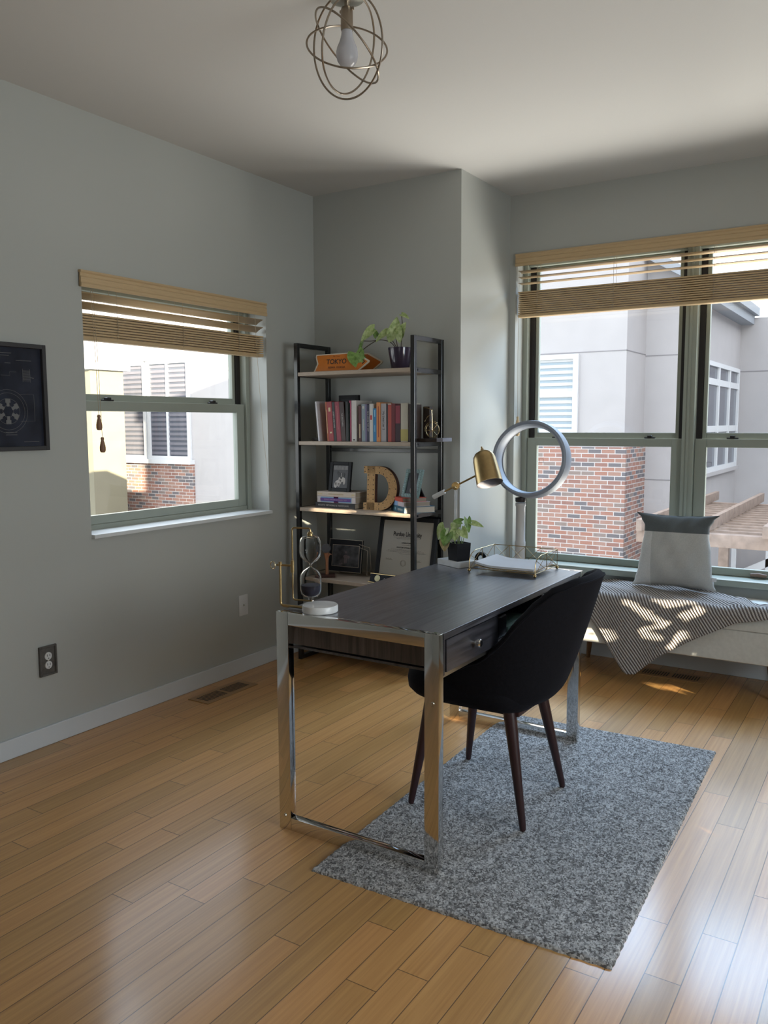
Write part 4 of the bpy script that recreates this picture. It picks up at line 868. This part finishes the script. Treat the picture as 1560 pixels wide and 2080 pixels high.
# ---------------------------------------------------------------- rug
t = thing('rug', 'grey and cream chunky braided wool rug under the desk and chair', 'rug', (-1.06, 2.76, 0))
ra = math.radians(1.8)
def rug():
    import numpy as np
    W_, L_, th = .935, 1.61, .013; nx, ny = 250, 430
    xs = np.linspace(0, 1, nx); ys = np.linspace(0, 1, ny); U, V = np.meshgrid(xs, ys, indexing='ij')
    X = (U-.5)*W_; Y = (V-.5)*L_
    px_, py_ = .0085, .0095
    row = np.floor(Y/py_); hgt = np.abs(np.sin(PI*(X/px_+.5*(row % 2))))*np.abs(np.sin(PI*Y/py_))
    rs = np.random.RandomState(2); jig = rs.rand(nx, ny)*.0012
    ed = np.minimum(np.minimum((U)*W_, (1-U)*W_), np.minimum(V*L_, (1-V)*L_)); e = np.clip(ed/.009, 0, 1)
    Z = (th-.005)*np.sqrt(1-(1-e)**2)+.0045*hgt*e+jig*e
    c, s = math.cos(ra), math.sin(ra); Xo = X+.0012*np.sin(Y*160)*(np.abs(U-.5) > .49); Yo = Y+.0012*np.sin(X*150)*(np.abs(V-.5) > .494)
    Xr = Xo*c-Yo*s; Yr = Xo*s+Yo*c
    co_ = np.stack([Xr, Yr, Z], -1).reshape(-1, 3)
    idx = np.arange(nx*ny).reshape(nx, ny); f = np.stack([idx[:-1, :-1], idx[1:, :-1], idx[1:, 1:], idx[:-1, 1:]], -1).reshape(-1, 4)
    me = bpy.data.meshes.new('pile'); me.from_pydata(co_.tolist(), [], f.tolist()); me.materials.append(m_rug)
    for p_ in me.polygons: p_.use_smooth = True
    o = bpy.data.objects.new('woven_pile', me); C.objects.link(o); o.parent = t
rug()
RZ = .012
# ---------------------------------------------------------------- desk
DX0, DX1, DY0, DY1, DZ = -1.767, -1.145, 2.110, 3.392, .760
t = desk = thing('desk', 'charcoal wood writing desk with square chrome loop legs', 'desk', (-1.456, 2.75, 0))
for (y0, y1) in ((DY0, DY0+.03), (DY1-.03, DY1)):
    g = G().box(DX0, DX0+.05, y0, y1, 0, DZ, .0025).box(DX1-.05, DX1, y0, y1, 0.0, DZ, .0025).box(DX0+.05, DX1-.05, y0, y1, DZ-.043, DZ, .0025).box(DX0+.05, DX1-.05, y0, y1, .0, .045, .0025)
    part('leg_frame', g, m_chrome, t)
part('desktop', G().box(DX0+.004, DX1-.001, DY0+.0303, DY1-.0303, DZ-.022, DZ-.0005, .001, seg=1), m_desk, t)
part('side_apron', G().box(DX0+.012, DX1-.012, DY0+.031, DY0+.047, .648, DZ-.022), m_deskx, t); part('side_apron', G().box(DX0+.012, DX1-.012, DY1-.047, DY1-.031, .648, DZ-.022), m_deskx, t)
part('back_apron', G().box(DX0+.008, DX0+.022, DY0+.047, DY1-.047, .648, DZ-.022), m_desk, t)
part('bottom_panel', G().box(DX0+.022, DX1-.015, DY0+.047, DY1-.047, .628, .636), m_desk, t)
part('side_apron', G().box(DX1-.020, DX1-.003, DY0+.031, 2.152, .628, DZ-.022), m_deskf, t)
for y in (2.535, 2.945): part('divider', G().box(DX0+.022, DX1-.01, y, y+.016, .636, DZ-.022), m_deskf, t)
for (y0, y1) in ((2.158, 2.515), (2.985, 3.342)):
    d = part('drawer', G().box(DX1-.016, DX1+.001, y0, y1, .636, .736, .0025), m_deskf, t)
    yk = (y0+y1)/2
    part('knob', G().lathe([(0, 0), (.005, 0), (.005, .012), (.012, .014), (.0135, .018), (.0135, .026), (.011, .029), (0, .030)], (DX1, yk, .688), 20, (1, 0, 0)), m_chrome, d)
part('support_rail', G().box(DX1-.03, DX1-.018, DY0+.03, DY1-.03, .612, .627, .001, seg=1), m_nick2, t)
part('screw', G().lathe([(0, 0), (.006, 0), (.005, .003), (0, .0035)], (-1.166, DY0, .548), 14, (0, -1, 0)), m_nick2, t)
part('screw', G().lathe([(0, 0), (.006, 0), (.005, .003), (0, .0035)], (DX0+.025, DY0, .05), 14, (0, -1, 0)), m_nick2, t)
solo('pencil_case', G().box(-1.27, -1.17, 2.585, 2.66, .636, .715, .012, seg=3), mat('black_plastic', (.015, .015, .02), .3), 'black rounded case in the open middle cubby of the desk', 'case', (-1.22, 2.62, .636))
solo('notebook', G().box(-1.32, -1.18, 2.69, 2.90, .636, .658, .002).box(-1.31, -1.19, 2.70, 2.89, .658, .664, .001), mat('mint_green', (.16, .27, .25), .4), 'mint green notebook lying in the open middle cubby of the desk', 'notebook', (-1.25, 2.8, .636))
# ---------------------------------------------------------------- hourglass
t = thing('hourglass', 'swivel hourglass in a brass frame with dark sand on a white round base', 'hourglass', (-1.638, 2.195, DZ))
HB = Vector((-1.638, 2.185, DZ)); part('base', G().lathe([(0, 0), (.058, 0), (.060, .002), (.060, .020), (.058, .0235), (0, .0235)], HB, 56), m_marble, t)
e = Vector((.97, .24, 0)).normalized(); def_p = lambda a, z: HB+e*a+Vector((0, 0, z))
hp = Vector((-1.680, 2.19, 0)); P_ = lambda a, z: Vector((hp.x, hp.y, z))+e*a
part('post', G().tube(bend([HB+e*-.05+Vector((0, 0, .008)), P_(-.112, .768), P_(-.112, .915)], .012), .0045, 10), m_brass, t)
part('hub', G().tube([P_(-.112, .905), P_(-.112, .918)], .006, 12).tube([P_(-.125, .907), P_(-.066, .907)], .0038, 10).tube([P_(-.066, .884), P_(-.066, .925)], .0065, 12), m_brass, t)
part('ring_pull', G().ring(P_(-.140, .905), (.2, 1, 0), .0125, .0016, 32, 8), m_gold, t)
part('swivel_bracket', G().tube(bend([P_(.003, .790), P_(-.066, .790), P_(-.066, 1.037), P_(0, 1.037), P_(.002, 1.022)], .01), .0030, 10), m_brass, t)
part('cap', G().lathe([(0, 0), (.010, 0), (.0105, .006), (.009, .012), (.005, .016), (0, .016)], P_(0, 1.010), 20), m_brass, t)
part('lower_cap', G().lathe([(0, 0), (.008, 0), (.008, .012), (0, .012)], P_(0, .790), 20), m_glassy, t)
pf = [(0, .802), (.012, .8025), (.024, .807), (.032, .815), (.036, .828), (.0365, .850), (.0365, .870), (.034, .882), (.025, .894), (.012, .903), (.0055, .908), (.0045, .912), (.0055, .916), (.012, .921), (.025, .930), (.034, .943), (.0365, .955), (.0365, .985), (.035, .998), (.029, 1.008), (.018, 1.012), (0, 1.013)]
gl = part('glass', G().lathe(pf, P_(0, 0), 40), m_glassy, t); sm = gl.modifiers.new('s', 'SOLIDIFY'); sm.thickness = .0028; sm.offset = -1
part('sand', G().lathe([(0, .8055), (.012, .806), (.022, .811), (.0295, .818), (.033, .829), (.0335, .845), (0, .848)], P_(0, 0), 32), m_sand, t)
# ---------------------------------------------------------------- lamp, pots, tray
bl_a = math.atan2(-.43, .9); mt = Matrix.Translation((-1.664, 3.236, DZ)) @ Matrix.Rotation(bl_a, 4, 'Z')
t = thing('desk_lamp', 'brass swing-arm desk lamp on a white marble block', 'desk lamp', (-1.664, 3.236, DZ))
part('base', G().box(-.076, .076, -.055, .055, 0, .025, .003, mt), m_marble, t)
pb = Vector((-1.70, 3.285, DZ+.025)); pv = Vector((-1.70, 3.285, 1.107))
part('pole', G().tube([pb, pb+Vector((0, 0, .31))], .0075, 16), m_acr, t); part('pole_collar', G().lathe([(0, 0), (.012, 0), (.010, .008), (0, .008)], pb, 20), m_nick2, t)
part('pole_cap', G().tube([pb+Vector((0, 0, .305)), pv], .008, 16), m_brass, t)
part('pivot', G().lathe([(0, -.012), (.017, -.012), (.018, -.01), (.018, .01), (.017, .012), (0, .012)], pv, 28, (-.3, 1, 0)).tube([pv+Vector((.01, -.02, -.004)), pv+Vector((.022, -.028, -.006))], .005, 10), m_brass, t)
a_dir = Vector((.228, 0, .112)).normalized(); a_end = pv+a_dir*.135
part('arm', G().tube([pv-a_dir*.085, a_end], .0042, 12), m_brass, t)
part('counterweight', G().tube([pv-a_dir*.062, pv-a_dir*.064, pv-a_dir*.125, pv-a_dir*.128], [.009, .0105, .0105, .008], 18), m_fanl, t)
ax = Vector((.36, -.26, -.89)).normalized(); top = Vector((-1.575, 3.295, 1.262))
shp = [(.0035, -.002), (.020, .001), (.036, .010), (.046, .024), (.050, .042), (.053, .08), (.0575, .152), (.0565, .152), (.052, .08), (.049, .043), (.045, .026), (.035, .013), (.019, .004), (.0035, .001)]
sh = part('shade', G().lathe(shp[:7], top, 44, ax), m_brass, t); part('shade_lining', G().lathe([(.0565, .152), (.052, .08), (.049, .043), (.045, .026), (.035, .013), (.019, .004), (0, .002)], top, 44, ax), mat('white_lining', (.17, .165, .19), .7), sh)
part('shade_knob', G().tube([top-ax*-.002, top-ax*.010, top-ax*.012, top-ax*.022], [.008, .008, .0045, .004], 14), m_brass, sh)
part('bulb', G().lathe([(0, .10), (.018, .095), (.024, .08), (.022, .06), (.012, .03)], top, 20, ax), m_bulb, sh)
t = thing('potted_plant', 'small leafy green plant in a square black pot on the marble block', 'potted plant', (-1.648, 3.225, DZ+.025))
mt = Matrix.Translation((-1.650, 3.222, DZ+.0252)) @ Matrix.Rotation(bl_a, 4, 'Z'); w = .037; b0 = .033
g = G(); 
v = [mt @ Vector(q) for q in [(-b0, -b0, 0), (b0, -b0, 0), (b0, b0, 0), (-b0, b0, 0), (-w, -w, .078), (w, -w, .078), (w, w, .078), (-w, w, .078), (-w+.003, -w+.003, .078), (w-.003, -w+.003, .078), (w-.003, w-.003, .078), (-w+.003, w-.003, .078), (-w+.004, -w+.004, .066), (w-.004, -w+.004, .066), (w-.004, w-.004, .066), (-w+.004, w-.004, .066)]]
g.add(v, [(3, 2, 1, 0), (0, 1, 5, 4), (1, 2, 6, 5), (2, 3, 7, 6), (3, 0, 4, 7), (4, 5, 9, 8), (5, 6, 10, 9), (6, 7, 11, 10), (7, 4, 8, 11), (8, 9, 13, 12), (9, 10, 14, 13), (10, 11, 15, 14), (11, 8, 12, 15)]); part('pot', g, m_blackm, t)
part('soil', G().box(-w+.004, w-.004, -w+.004, w-.004, .06, .067, 0, mt), m_soil, t)
pc = Vector((-1.650, 3.222, DZ+.09))
for (dx, dy, dz, L, Wd, d, nn, mm) in [(-.062, -.02, .075, .062, .062, (-.4, -.1, -.6), (-.2, -1, .3), m_leafA), (-.040, -.03, .055, .060, .058, (-.2, -.3, -.8), (.0, -1, .4), m_leafB), (-.050, -.035, .022, .050, .046, (-.1, -.1, -1), (0, -1, .3), m_leafY),
        (-.008, -.02, .065, .045, .045, (.1, -.3, -.6), (.1, -1, .5), m_leafA), (.015, -.01, .070, .050, .042, (.5, -.2, -.4), (0, -.8, .7), m_leafA), (.005, .01, .105, .040, .030, (-.8, -.2, .1), (0, -.8, .8), m_leafB),
        (.030, .02, .115, .060, .030, (.2, -.1, -1), (.6, -1, .1), m_leafB), (.050, .03, .100, .055, .028, (1, 0, -.2), (0, -.7, .8), m_leafA), (-.02, .02, .075, .05, .04, (-.6, .2, .3), (0, -.9, .6), m_leafA)]:
    e0 = pc+Vector((dx, dy, dz)); part('stem', G().tube(bend([pc+Vector((dx*.15, dy*.15, -.02)), pc+Vector((dx*.45, dy*.5, dz*.6)), e0], .02), .0016, 6), m_gstem, t); addleaf(t, e0, d, nn, L, Wd, mm, heart=.3, fold=.2, curl=.15)
# tray
m_gold_w, m_gold = m_gold, mat('antique_gold_wire', (.38, .28, .14), .3, 1)
t = thing('wire_tray', 'gold geometric wire letter tray on ball feet holding papers', 'tray', (-1.397, 3.235, DZ))
x0, x1, y0, y1, zb, zt = -1.545, -1.250, 3.112, 3.362, DZ+.016, DZ+.086; r = .0018
g = G().tube([(x0, y0, zb), (x1, y0, zb), (x1, y1, zb), (x0, y1, zb)], r, 6, closed=True)
for k in range(1, 7): g.tube([(x0+(x1-x0)*k/7, y0, zb), (x0+(x1-x0)*k/7, y1, zb)], r*.6, 5)
part('base_wire', g, m_gold, t)
g = G().tube([(x0, y1, zt), (x1, y1, zt)], r, 6)
N = 4
for k in range(N+1): X_ = x0+(x1-x0)*k/N; g.tube([(X_, y1, zb), (X_, y1, zt)], r*.8, 5)
for k in range(N):
    a, b_ = x0+(x1-x0)*k/N, x0+(x1-x0)*(k+1)/N; g.tube([(a, y1, zb), (b_, y1, zt)], r*.6, 5).tube([(a, y1, zt), (b_, y1, zb)], r*.6, 5)
part('back_lattice', g, m_gold, t)
for X_ in (x0, x1):
    g = G().tube(bend([(X_, y0, zb), (X_, y0+.004, zt-.02), (X_, y0+.05, zt), (X_, y1, zt)], .045, 8), r, 6); ym = (y0+y1)/2
    g.tube([(X_, ym, zb), (X_, ym, zt)], r*.8, 5)
    for a, b_ in ((y0+.01, ym), (ym, y1)): g.tube([(X_, a, zb), (X_, b_, zt)], r*.6, 5).tube([(X_, a, zt-.015), (X_, b_, zb)], r*.6, 5)
    part('side_lattice', g, m_gold, t)
for X_ in (x0, x1):
    for Y_ in (y0, y1): part('ball_foot', G().lathe([(.0075*math.sin(PI*k/8), -.0075*math.cos(PI*k/8)) for k in range(9)], (X_, Y_, DZ+.0078), 16), m_brass, t)
def sheets(name, label, z0, th, m, lift, sh):
    g = G()
    def fn(u, v, top):
        x = -1.535+.27*u+sh; y = 3.118+.215*v; z = z0+lift*(max(0, .35-u)/.35)**2+.004*(v)*lift/.03+(th if top else 0); return Vector((x+(.012*(1-u) if lift else 0), y+.01*u, z))
    g.grid(lambda u, v: fn(u, v, True), 20, 6); g.grid(lambda u, v: fn(u, v, False), 20, 6)
    bm_ = g.bm; n = 120; bm_.verts.ensure_lookup_table()
    def idx(i, j, l): return bm_.verts[l*n+i*6+j]
    for i in range(19):
        for j in (0, 5): bm_.faces.new((idx(i, j, 0), idx(i+1, j, 0), idx(i+1, j, 1), idx(i, j, 1)))
    for j in range(5):
        for i in (0, 19): bm_.faces.new((idx(i, j, 0), idx(i, j+1, 0), idx(i, j+1, 1), idx(i, j, 1)))
    return solo(name, g, m, label, 'paper', (-1.39, 3.23, z0))
sheets('folder', 'thin tan paper folder at the bottom of the wire tray', DZ+.0190, .0025, m_folder, .010, -.0)
sheets('paper_stack', 'curled stack of white papers lying in the wire tray', DZ+.0235, .009, m_paper, .014, .003)
g = G().lathe([(0, 0), (.013, .002), (.0155, .014), (.0155, .022), (.013, .034), (0, .036)], (-1.575, 3.205, DZ+.0005), 18)
solo('tape_roll', G().ring((-1.583, 3.30, DZ+.0285), (.8, -.6, 0), .020, .008, 28, 10), m_blackm, 'small black ring of tape beside the marble block behind the tray', 'tape roll', (-1.583, 3.30, DZ)); g.bm.free()
# ---------------------------------------------------------------- chair
t = chair = thing('desk_chair', 'dark velvet tub chair with tapered walnut legs tucked at the desk', 'chair', (-1.23, 2.71, RZ))
def sup(a, b_, th, n=2.5):
    c, s = math.cos(th), math.sin(th); return (a*math.copysign(abs(c)**(2/n), c), b_*math.copysign(abs(s)**(2/n), s))
CX, CYc = -1.225, 2.712
def rim(th):
    d = abs(math.degrees(th)); tb = [(0, .862), (22, .858), (40, .835), (52, .788), (62, .728), (74, .640), (86, .575), (98, .535), (112, .510), (126, .50)]
    for (a, za), (b_, zb_) in zip(tb, tb[1:]):
        if d <= b_: k = (d-a)/(b_-a); k = k*k*(3-2*k)*.35+k*.65; return za+(zb_-za)*k
    return tb[-1][1]
def rad(z):
    k = (z-.40)/(.86-.40); return .200+.165*max(0, k)**.75, .215+.055*max(0, k)**.8
TH = math.radians(124)
def shell(u, v, inner):
    th = -TH+2*TH*u; zt_ = rim(th); z = .405+(zt_-.405)*v; a, b_ = rad(z)
    off = .042 if inner else 0
    bot = math.sqrt(max(0, 1-(1-min(1, v*7))**2)) if not inner else 1
    x, y = sup((a-off)*(.86+.14*bot), (b_-off)*(.86+.14*bot), th); return Vector((CX+x, CYc+y, z))
g = G(); NU, NV = 61, 24
vo = [[g.bm.verts.new(shell(i/(NU-1), j/(NV-1), False)) for j in range(NV)] for i in range(NU)]
vi = [[g.bm.verts.new(shell(i/(NU-1), j/(NV-1), True)) for j in range(NV)] for i in range(NU)]
vm = []
for i in range(NU):
    row = []
    for k in range(1, 5):
        q = k/5; p0, p1 = vo[i][-1].co, vi[i][-1].co; c = p0*(1-q)+p1*q; row.append(g.bm.verts.new(c+Vector((0, 0, .018*math.sin(PI*q)))))
    vm.append([vo[i][-1]]+row+[vi[i][-1]])
for i in range(NU-1):
    for A in (vo, vi, vm):
        for j in range(len(A[0])-1): g.bm.faces.new((A[i][j], A[i+1][j], A[i+1][j+1], A[i][j+1]))
    g.bm.faces.new((vo[i][0], vo[i+1][0], vi[i+1][0], vi[i][0]))
for i in (0, NU-1):
    lp = vo[i][:]+vm[i][1:-1]+vi[i][::-1]
    g.bm.faces.new(lp)
part('backrest', g, m_velvet, t, ang=50)
g = G(); pipe = [Vector(vv)+Vector((0, 0, .002)) for vv in [shell(i/60, 1, False) for i in range(61)]]; g.tube(pipe, .0035, 6); part('piping', g, m_velvet, t)
g = G()
def seatpt(th, r, z):
    x, y = sup(1, 1, th, 3.6); x = x*(.318 if x < 0 else .185)*r; y = y*.226*r; return Vector((CX+x, CYc+y, z))
prof = [(.0, .400), (.80, .400), (.93, .405), (.99, .425), (1.0, .455), (.985, .485), (.93, .503), (.80, .510), (0, .514)]
rings = []
for r_, z in prof:
    if r_ == 0: rings.append([g.bm.verts.new(seatpt(0, 0, z))])
    else: rings.append([g.bm.verts.new(seatpt(2*PI*k/64, r_, z)) for k in range(64)])
for a, b_ in zip(rings, rings[1:]):
    for k in range(64):
        k2 = (k+1) % 64
        if len(a) == 1: g.bm.faces.new((a[0], b_[k2], b_[k]))
        elif len(b_) == 1: g.bm.faces.new((a[k], a[k2], b_[0]))
        else: g.bm.faces.new((a[k], a[k2], b_[k2], b_[k]))
part('seat', g, m_velvet, t, ang=60)
part('seat_frame', G().box(CX-.20, CX+.15, CYc-.16, CYc+.16, .385, .402, .006), m_walnut, t)
for (fx, fy) in ((-1.462, 2.486), (-1.463, 2.952), (-1.037, 2.508), (-1.044, 2.905)):
    tx = fx+(.055 if fx < -1.2 else -.075); ty = fy+(.05 if fy < 2.7 else -.05)
    part('leg', G().tube([(fx, fy, RZ), (fx, fy, RZ+.004), (fx+(tx-fx)*.03, fy+(ty-fy)*.03, RZ+.02), (tx, ty, .40)], [.0095, .011, .012, .023], 18), m_walnut, t)
# ---------------------------------------------------------------- bench, blanket, cushion
t = thing('bench', 'cream tufted upholstered bench with wooden legs below the wide window', 'bench', (-1.04, 4.55, 0))
BX0, BX1, BY0, BY1 = -1.66, -.44, 4.345, 4.752
part('upholstered_base', G().box(BX0, BX1, BY0, BY1, .19, .355, .012, seg=3), m_linen, t)
tuft = [(BX0+.1+i*.17+(.085 if j % 2 else 0), BY0+.09+j*.11) for i in range(8) for j in range(3)]
def ctop(u, v):
    x = BX0-.003+(BX1-BX0+.006)*u; y = BY0-.005+(BY1-BY0+.005)*v
    ex = min(u, 1-u)*(BX1-BX0); ey = min(v, 1-v)*(BY1-BY0); e_ = min(1, min(ex, ey)/.045); z = .385+.066*math.sqrt(max(0, 1-(1-e_)**2))
    for a, b_ in tuft: z -= .020*math.exp(-((x-a)**2+(y-b_)**2)/.0011)
    return Vector((x, y, z))
g = G().grid(ctop, 150, 60); g.box(BX0-.003, BX1+.003, BY0-.005, BY1, .357, .386); part('seat_cushion', g, m_linen, t, ang=60)
tb = [q for q in tuft if q[0] < BX1-.02]
for a, b_ in tb: part('tuft_button', G().lathe([(0, .006), (.006, .005), (.009, .001), (.009, -.003)], (a, b_, .452-.020), 14), m_linen, t)
for (x, y) in ((-1.60, 4.40), (-1.545, 4.70), (-.505, 4.41), (-.505, 4.70)):
    ox = -.02 if x < -1 else .02
    part('leg', G().tube([(x, y, .0), (x, y, .003), (x-ox*.9, y+(.012 if y < 4.5 else -.012), .19)], [.010, .0115, .020], 16), m_oakleg, t)
# blanket
def drop(u):
    pts = [(0, .0), (.07, .06), (.30, .375), (.345, .372), (.47, .255), (.68, .125), (.85, .035), (1, .0)]
    for (a, za), (b_, zb_) in zip(pts, pts[1:]):
        if u <= b_: return za+(zb_-za)*(u-a)/(b_-a)
    return 0
def blank(off):
    def f(u, v):
        x = -1.50+.965*u+off*.3; ys = 4.735 if u < .62 else 4.735-(u-.62)/.38*.30
        top_len = ys-4.345; tot = top_len+.03+drop(u)
        s = v*tot
        if u < .07: xs = x+.0
        yy_ = ys-s; zz_ = .458+.006*math.sin(x*23+yy_*31)+.004*math.sin(x*9)+off
        if u > .8: zz_ += .008*math.sin((u-.8)*40)
        if s <= top_len-.012: return Vector((x, yy_, zz_)), (x, s+ (4.735-ys))
        r = .026; q = min((s-(top_len-.012))/(r), PI/2); y = 4.357-r*math.sin(q)-off; z = .458-r*(1-math.cos(q))+.006*math.sin(x*23+4.35*31)*(1-q/1.571)+.004*math.sin(x*9)*(1-q/1.571)+off*(1-q/1.571)
        rest = max(0, s-(top_len-.012)-r*PI/2); z -= rest; y -= .008*math.sin(x*30+1)*min(1, rest/.08)+rest*.03
        xx_ = x+rest*(.0)
        return Vector((xx_, y, z)), (x, s+(4.735-ys))
    return f
cs_, sn_ = .815, .58
def blanket_layer(nm, off, parent=None):
    f = blank(off); g = G(); g.grid(lambda u, v: f(u, v)[0], 120, 90, lambda u, v: (lambda q: (q[0]*cs_-q[1]*sn_, q[0]*sn_+q[1]*cs_))(f(u, v)[1])); return g
t = thing('blanket', 'ribbed grey and cream knit blanket draped over the bench front', 'blanket', (-1.1, 4.5, .45))
o = part('top_layer', blanket_layer('a', .012), m_blanket, t, ang=80, fixn=False); md = o.modifiers.new('s', 'SOLIDIFY'); md.thickness = .008; md.offset = 0
o = part('under_layer', blanket_layer('b', .0), m_blanket, t, ang=80, fixn=False); md = o.modifiers.new('s', 'SOLIDIFY'); md.thickness = .008; md.offset = 0
for v_ in o.data.vertices: v_.co.x += -.012; 
# cushion
t = thing('cushion', 'square grey cushion with a darker top band leaning on the window', 'cushion', (-1.045, 4.60, .476))
mt = Matrix.Translation((-1.047, 4.60, .484)) @ Matrix.Rotation(math.radians(2), 4, 'Z') @ Matrix.Rotation(math.radians(-7), 4, 'X')
def cush(side):
    def f(u, v):
        a, b_ = 2*u-1, 2*v-1
        x = a
        kx = [(-1, .222), (-.85, .208), (-.5, .193), (0, .183), (.45, .170), (.65, .170), (.85, .190), (1.01, .218)]
        for (p0, w0_), (p1, w1_) in zip(kx, kx[1:]):
            if b_ <= p1: q_ = (b_-p0)/(p1-p0); x = a*(w0_+(w1_-w0_)*q_*q_*(3-2*q_)); break
        z = .205+b_*.203*(1-.06*(1-a*a)*abs(b_)**2)
        th = .088*(max(0, 1-a*a)**.5)*(max(0, 1-b_*b_)**.5)+.005*math.sin(8*a+5*b_)*(1-a*a)*(1-b_*b_)+.004*math.sin(14*a-9*b_)*(1-a*a)
        return Vector((x, side*th, z))
    return f
g = G().grid(cush(-1), 49, 49).grid(cush(1), 49, 49); bmesh.ops.remove_doubles(g.bm, verts=g.bm.verts, dist=1e-5)
me = g.mesh('cover', m_pillow, (0, 0, 0), 80); o = bpy.data.objects.new('cover', me); C.objects.link(o); o.parent = t
t.matrix_world = mt; t.rotation_euler = mt.to_euler()
me2 = G().box(.196, .220, -.012, -.008, .055, .075); o = bpy.data.objects.new('care_label', me2.mesh('care_label', m_paper)); C.objects.link(o); o.parent = t
# ---------------------------------------------------------------- bladeless fan
FC = Vector((-1.735, 4.24, 1.187)); fn_ = Vector((.075, -.98, .13)).normalized()
t = thing('bladeless_fan', 'tall silver ring-shaped bladeless fan on a slim grey stand', 'fan', (FC.x, FC.y, 0))
prof = [(.183, -.055), (.178, -.03), (.177, .0), (.180, .035), (.187, .052), (.196, .056), (.207, .048), (.212, .02), (.212, -.03), (.208, -.052), (.196, -.060), (.180, -.055)]
part('ring', G().lathe(prof, FC, 84, fn_), m_fan, t)
part('ring_slot', G().lathe([(.1770, -.036), (.1768, -.028)], FC, 84, fn_), m_chan, t)
bc = Vector((FC.x-.046, FC.y-.027, 0))
part('neck', G().lathe([(0, .955), (.027, .955), (.030, .962), (.030, .978), (0, .982)], bc, 28), m_chan, t)
part('upper_stand', G().lathe([(0, .95), (.028, .95), (.029, .945), (.029, .935), (.0255, .93), (.0255, .74), (.029, .735), (.029, .715), (0, .715)], bc, 32), m_fanl, t)
part('lower_stand', G().lathe([(.028, .715), (.030, .25), (.055, .20), (.062, .17), (.062, .03)], bc, 32), m_fanl, t)
part('foot', G().lathe([(0, .03), (.16, .03), (.172, .022), (.175, .008), (.172, 0), (0, 0)], bc, 48), m_fanl, t)
solo('wood_latch', G().tube([(-.70, 4.885, .545), (-.66, 4.875, .549), (-.62, 4.885, .545)], [.009, .012, .009], 12), mat('dried_wood', (.20, .13, .10), .7), 'small brown wooden trinket on the right window ledge', 'trinket', (-.66, 4.88, .535))
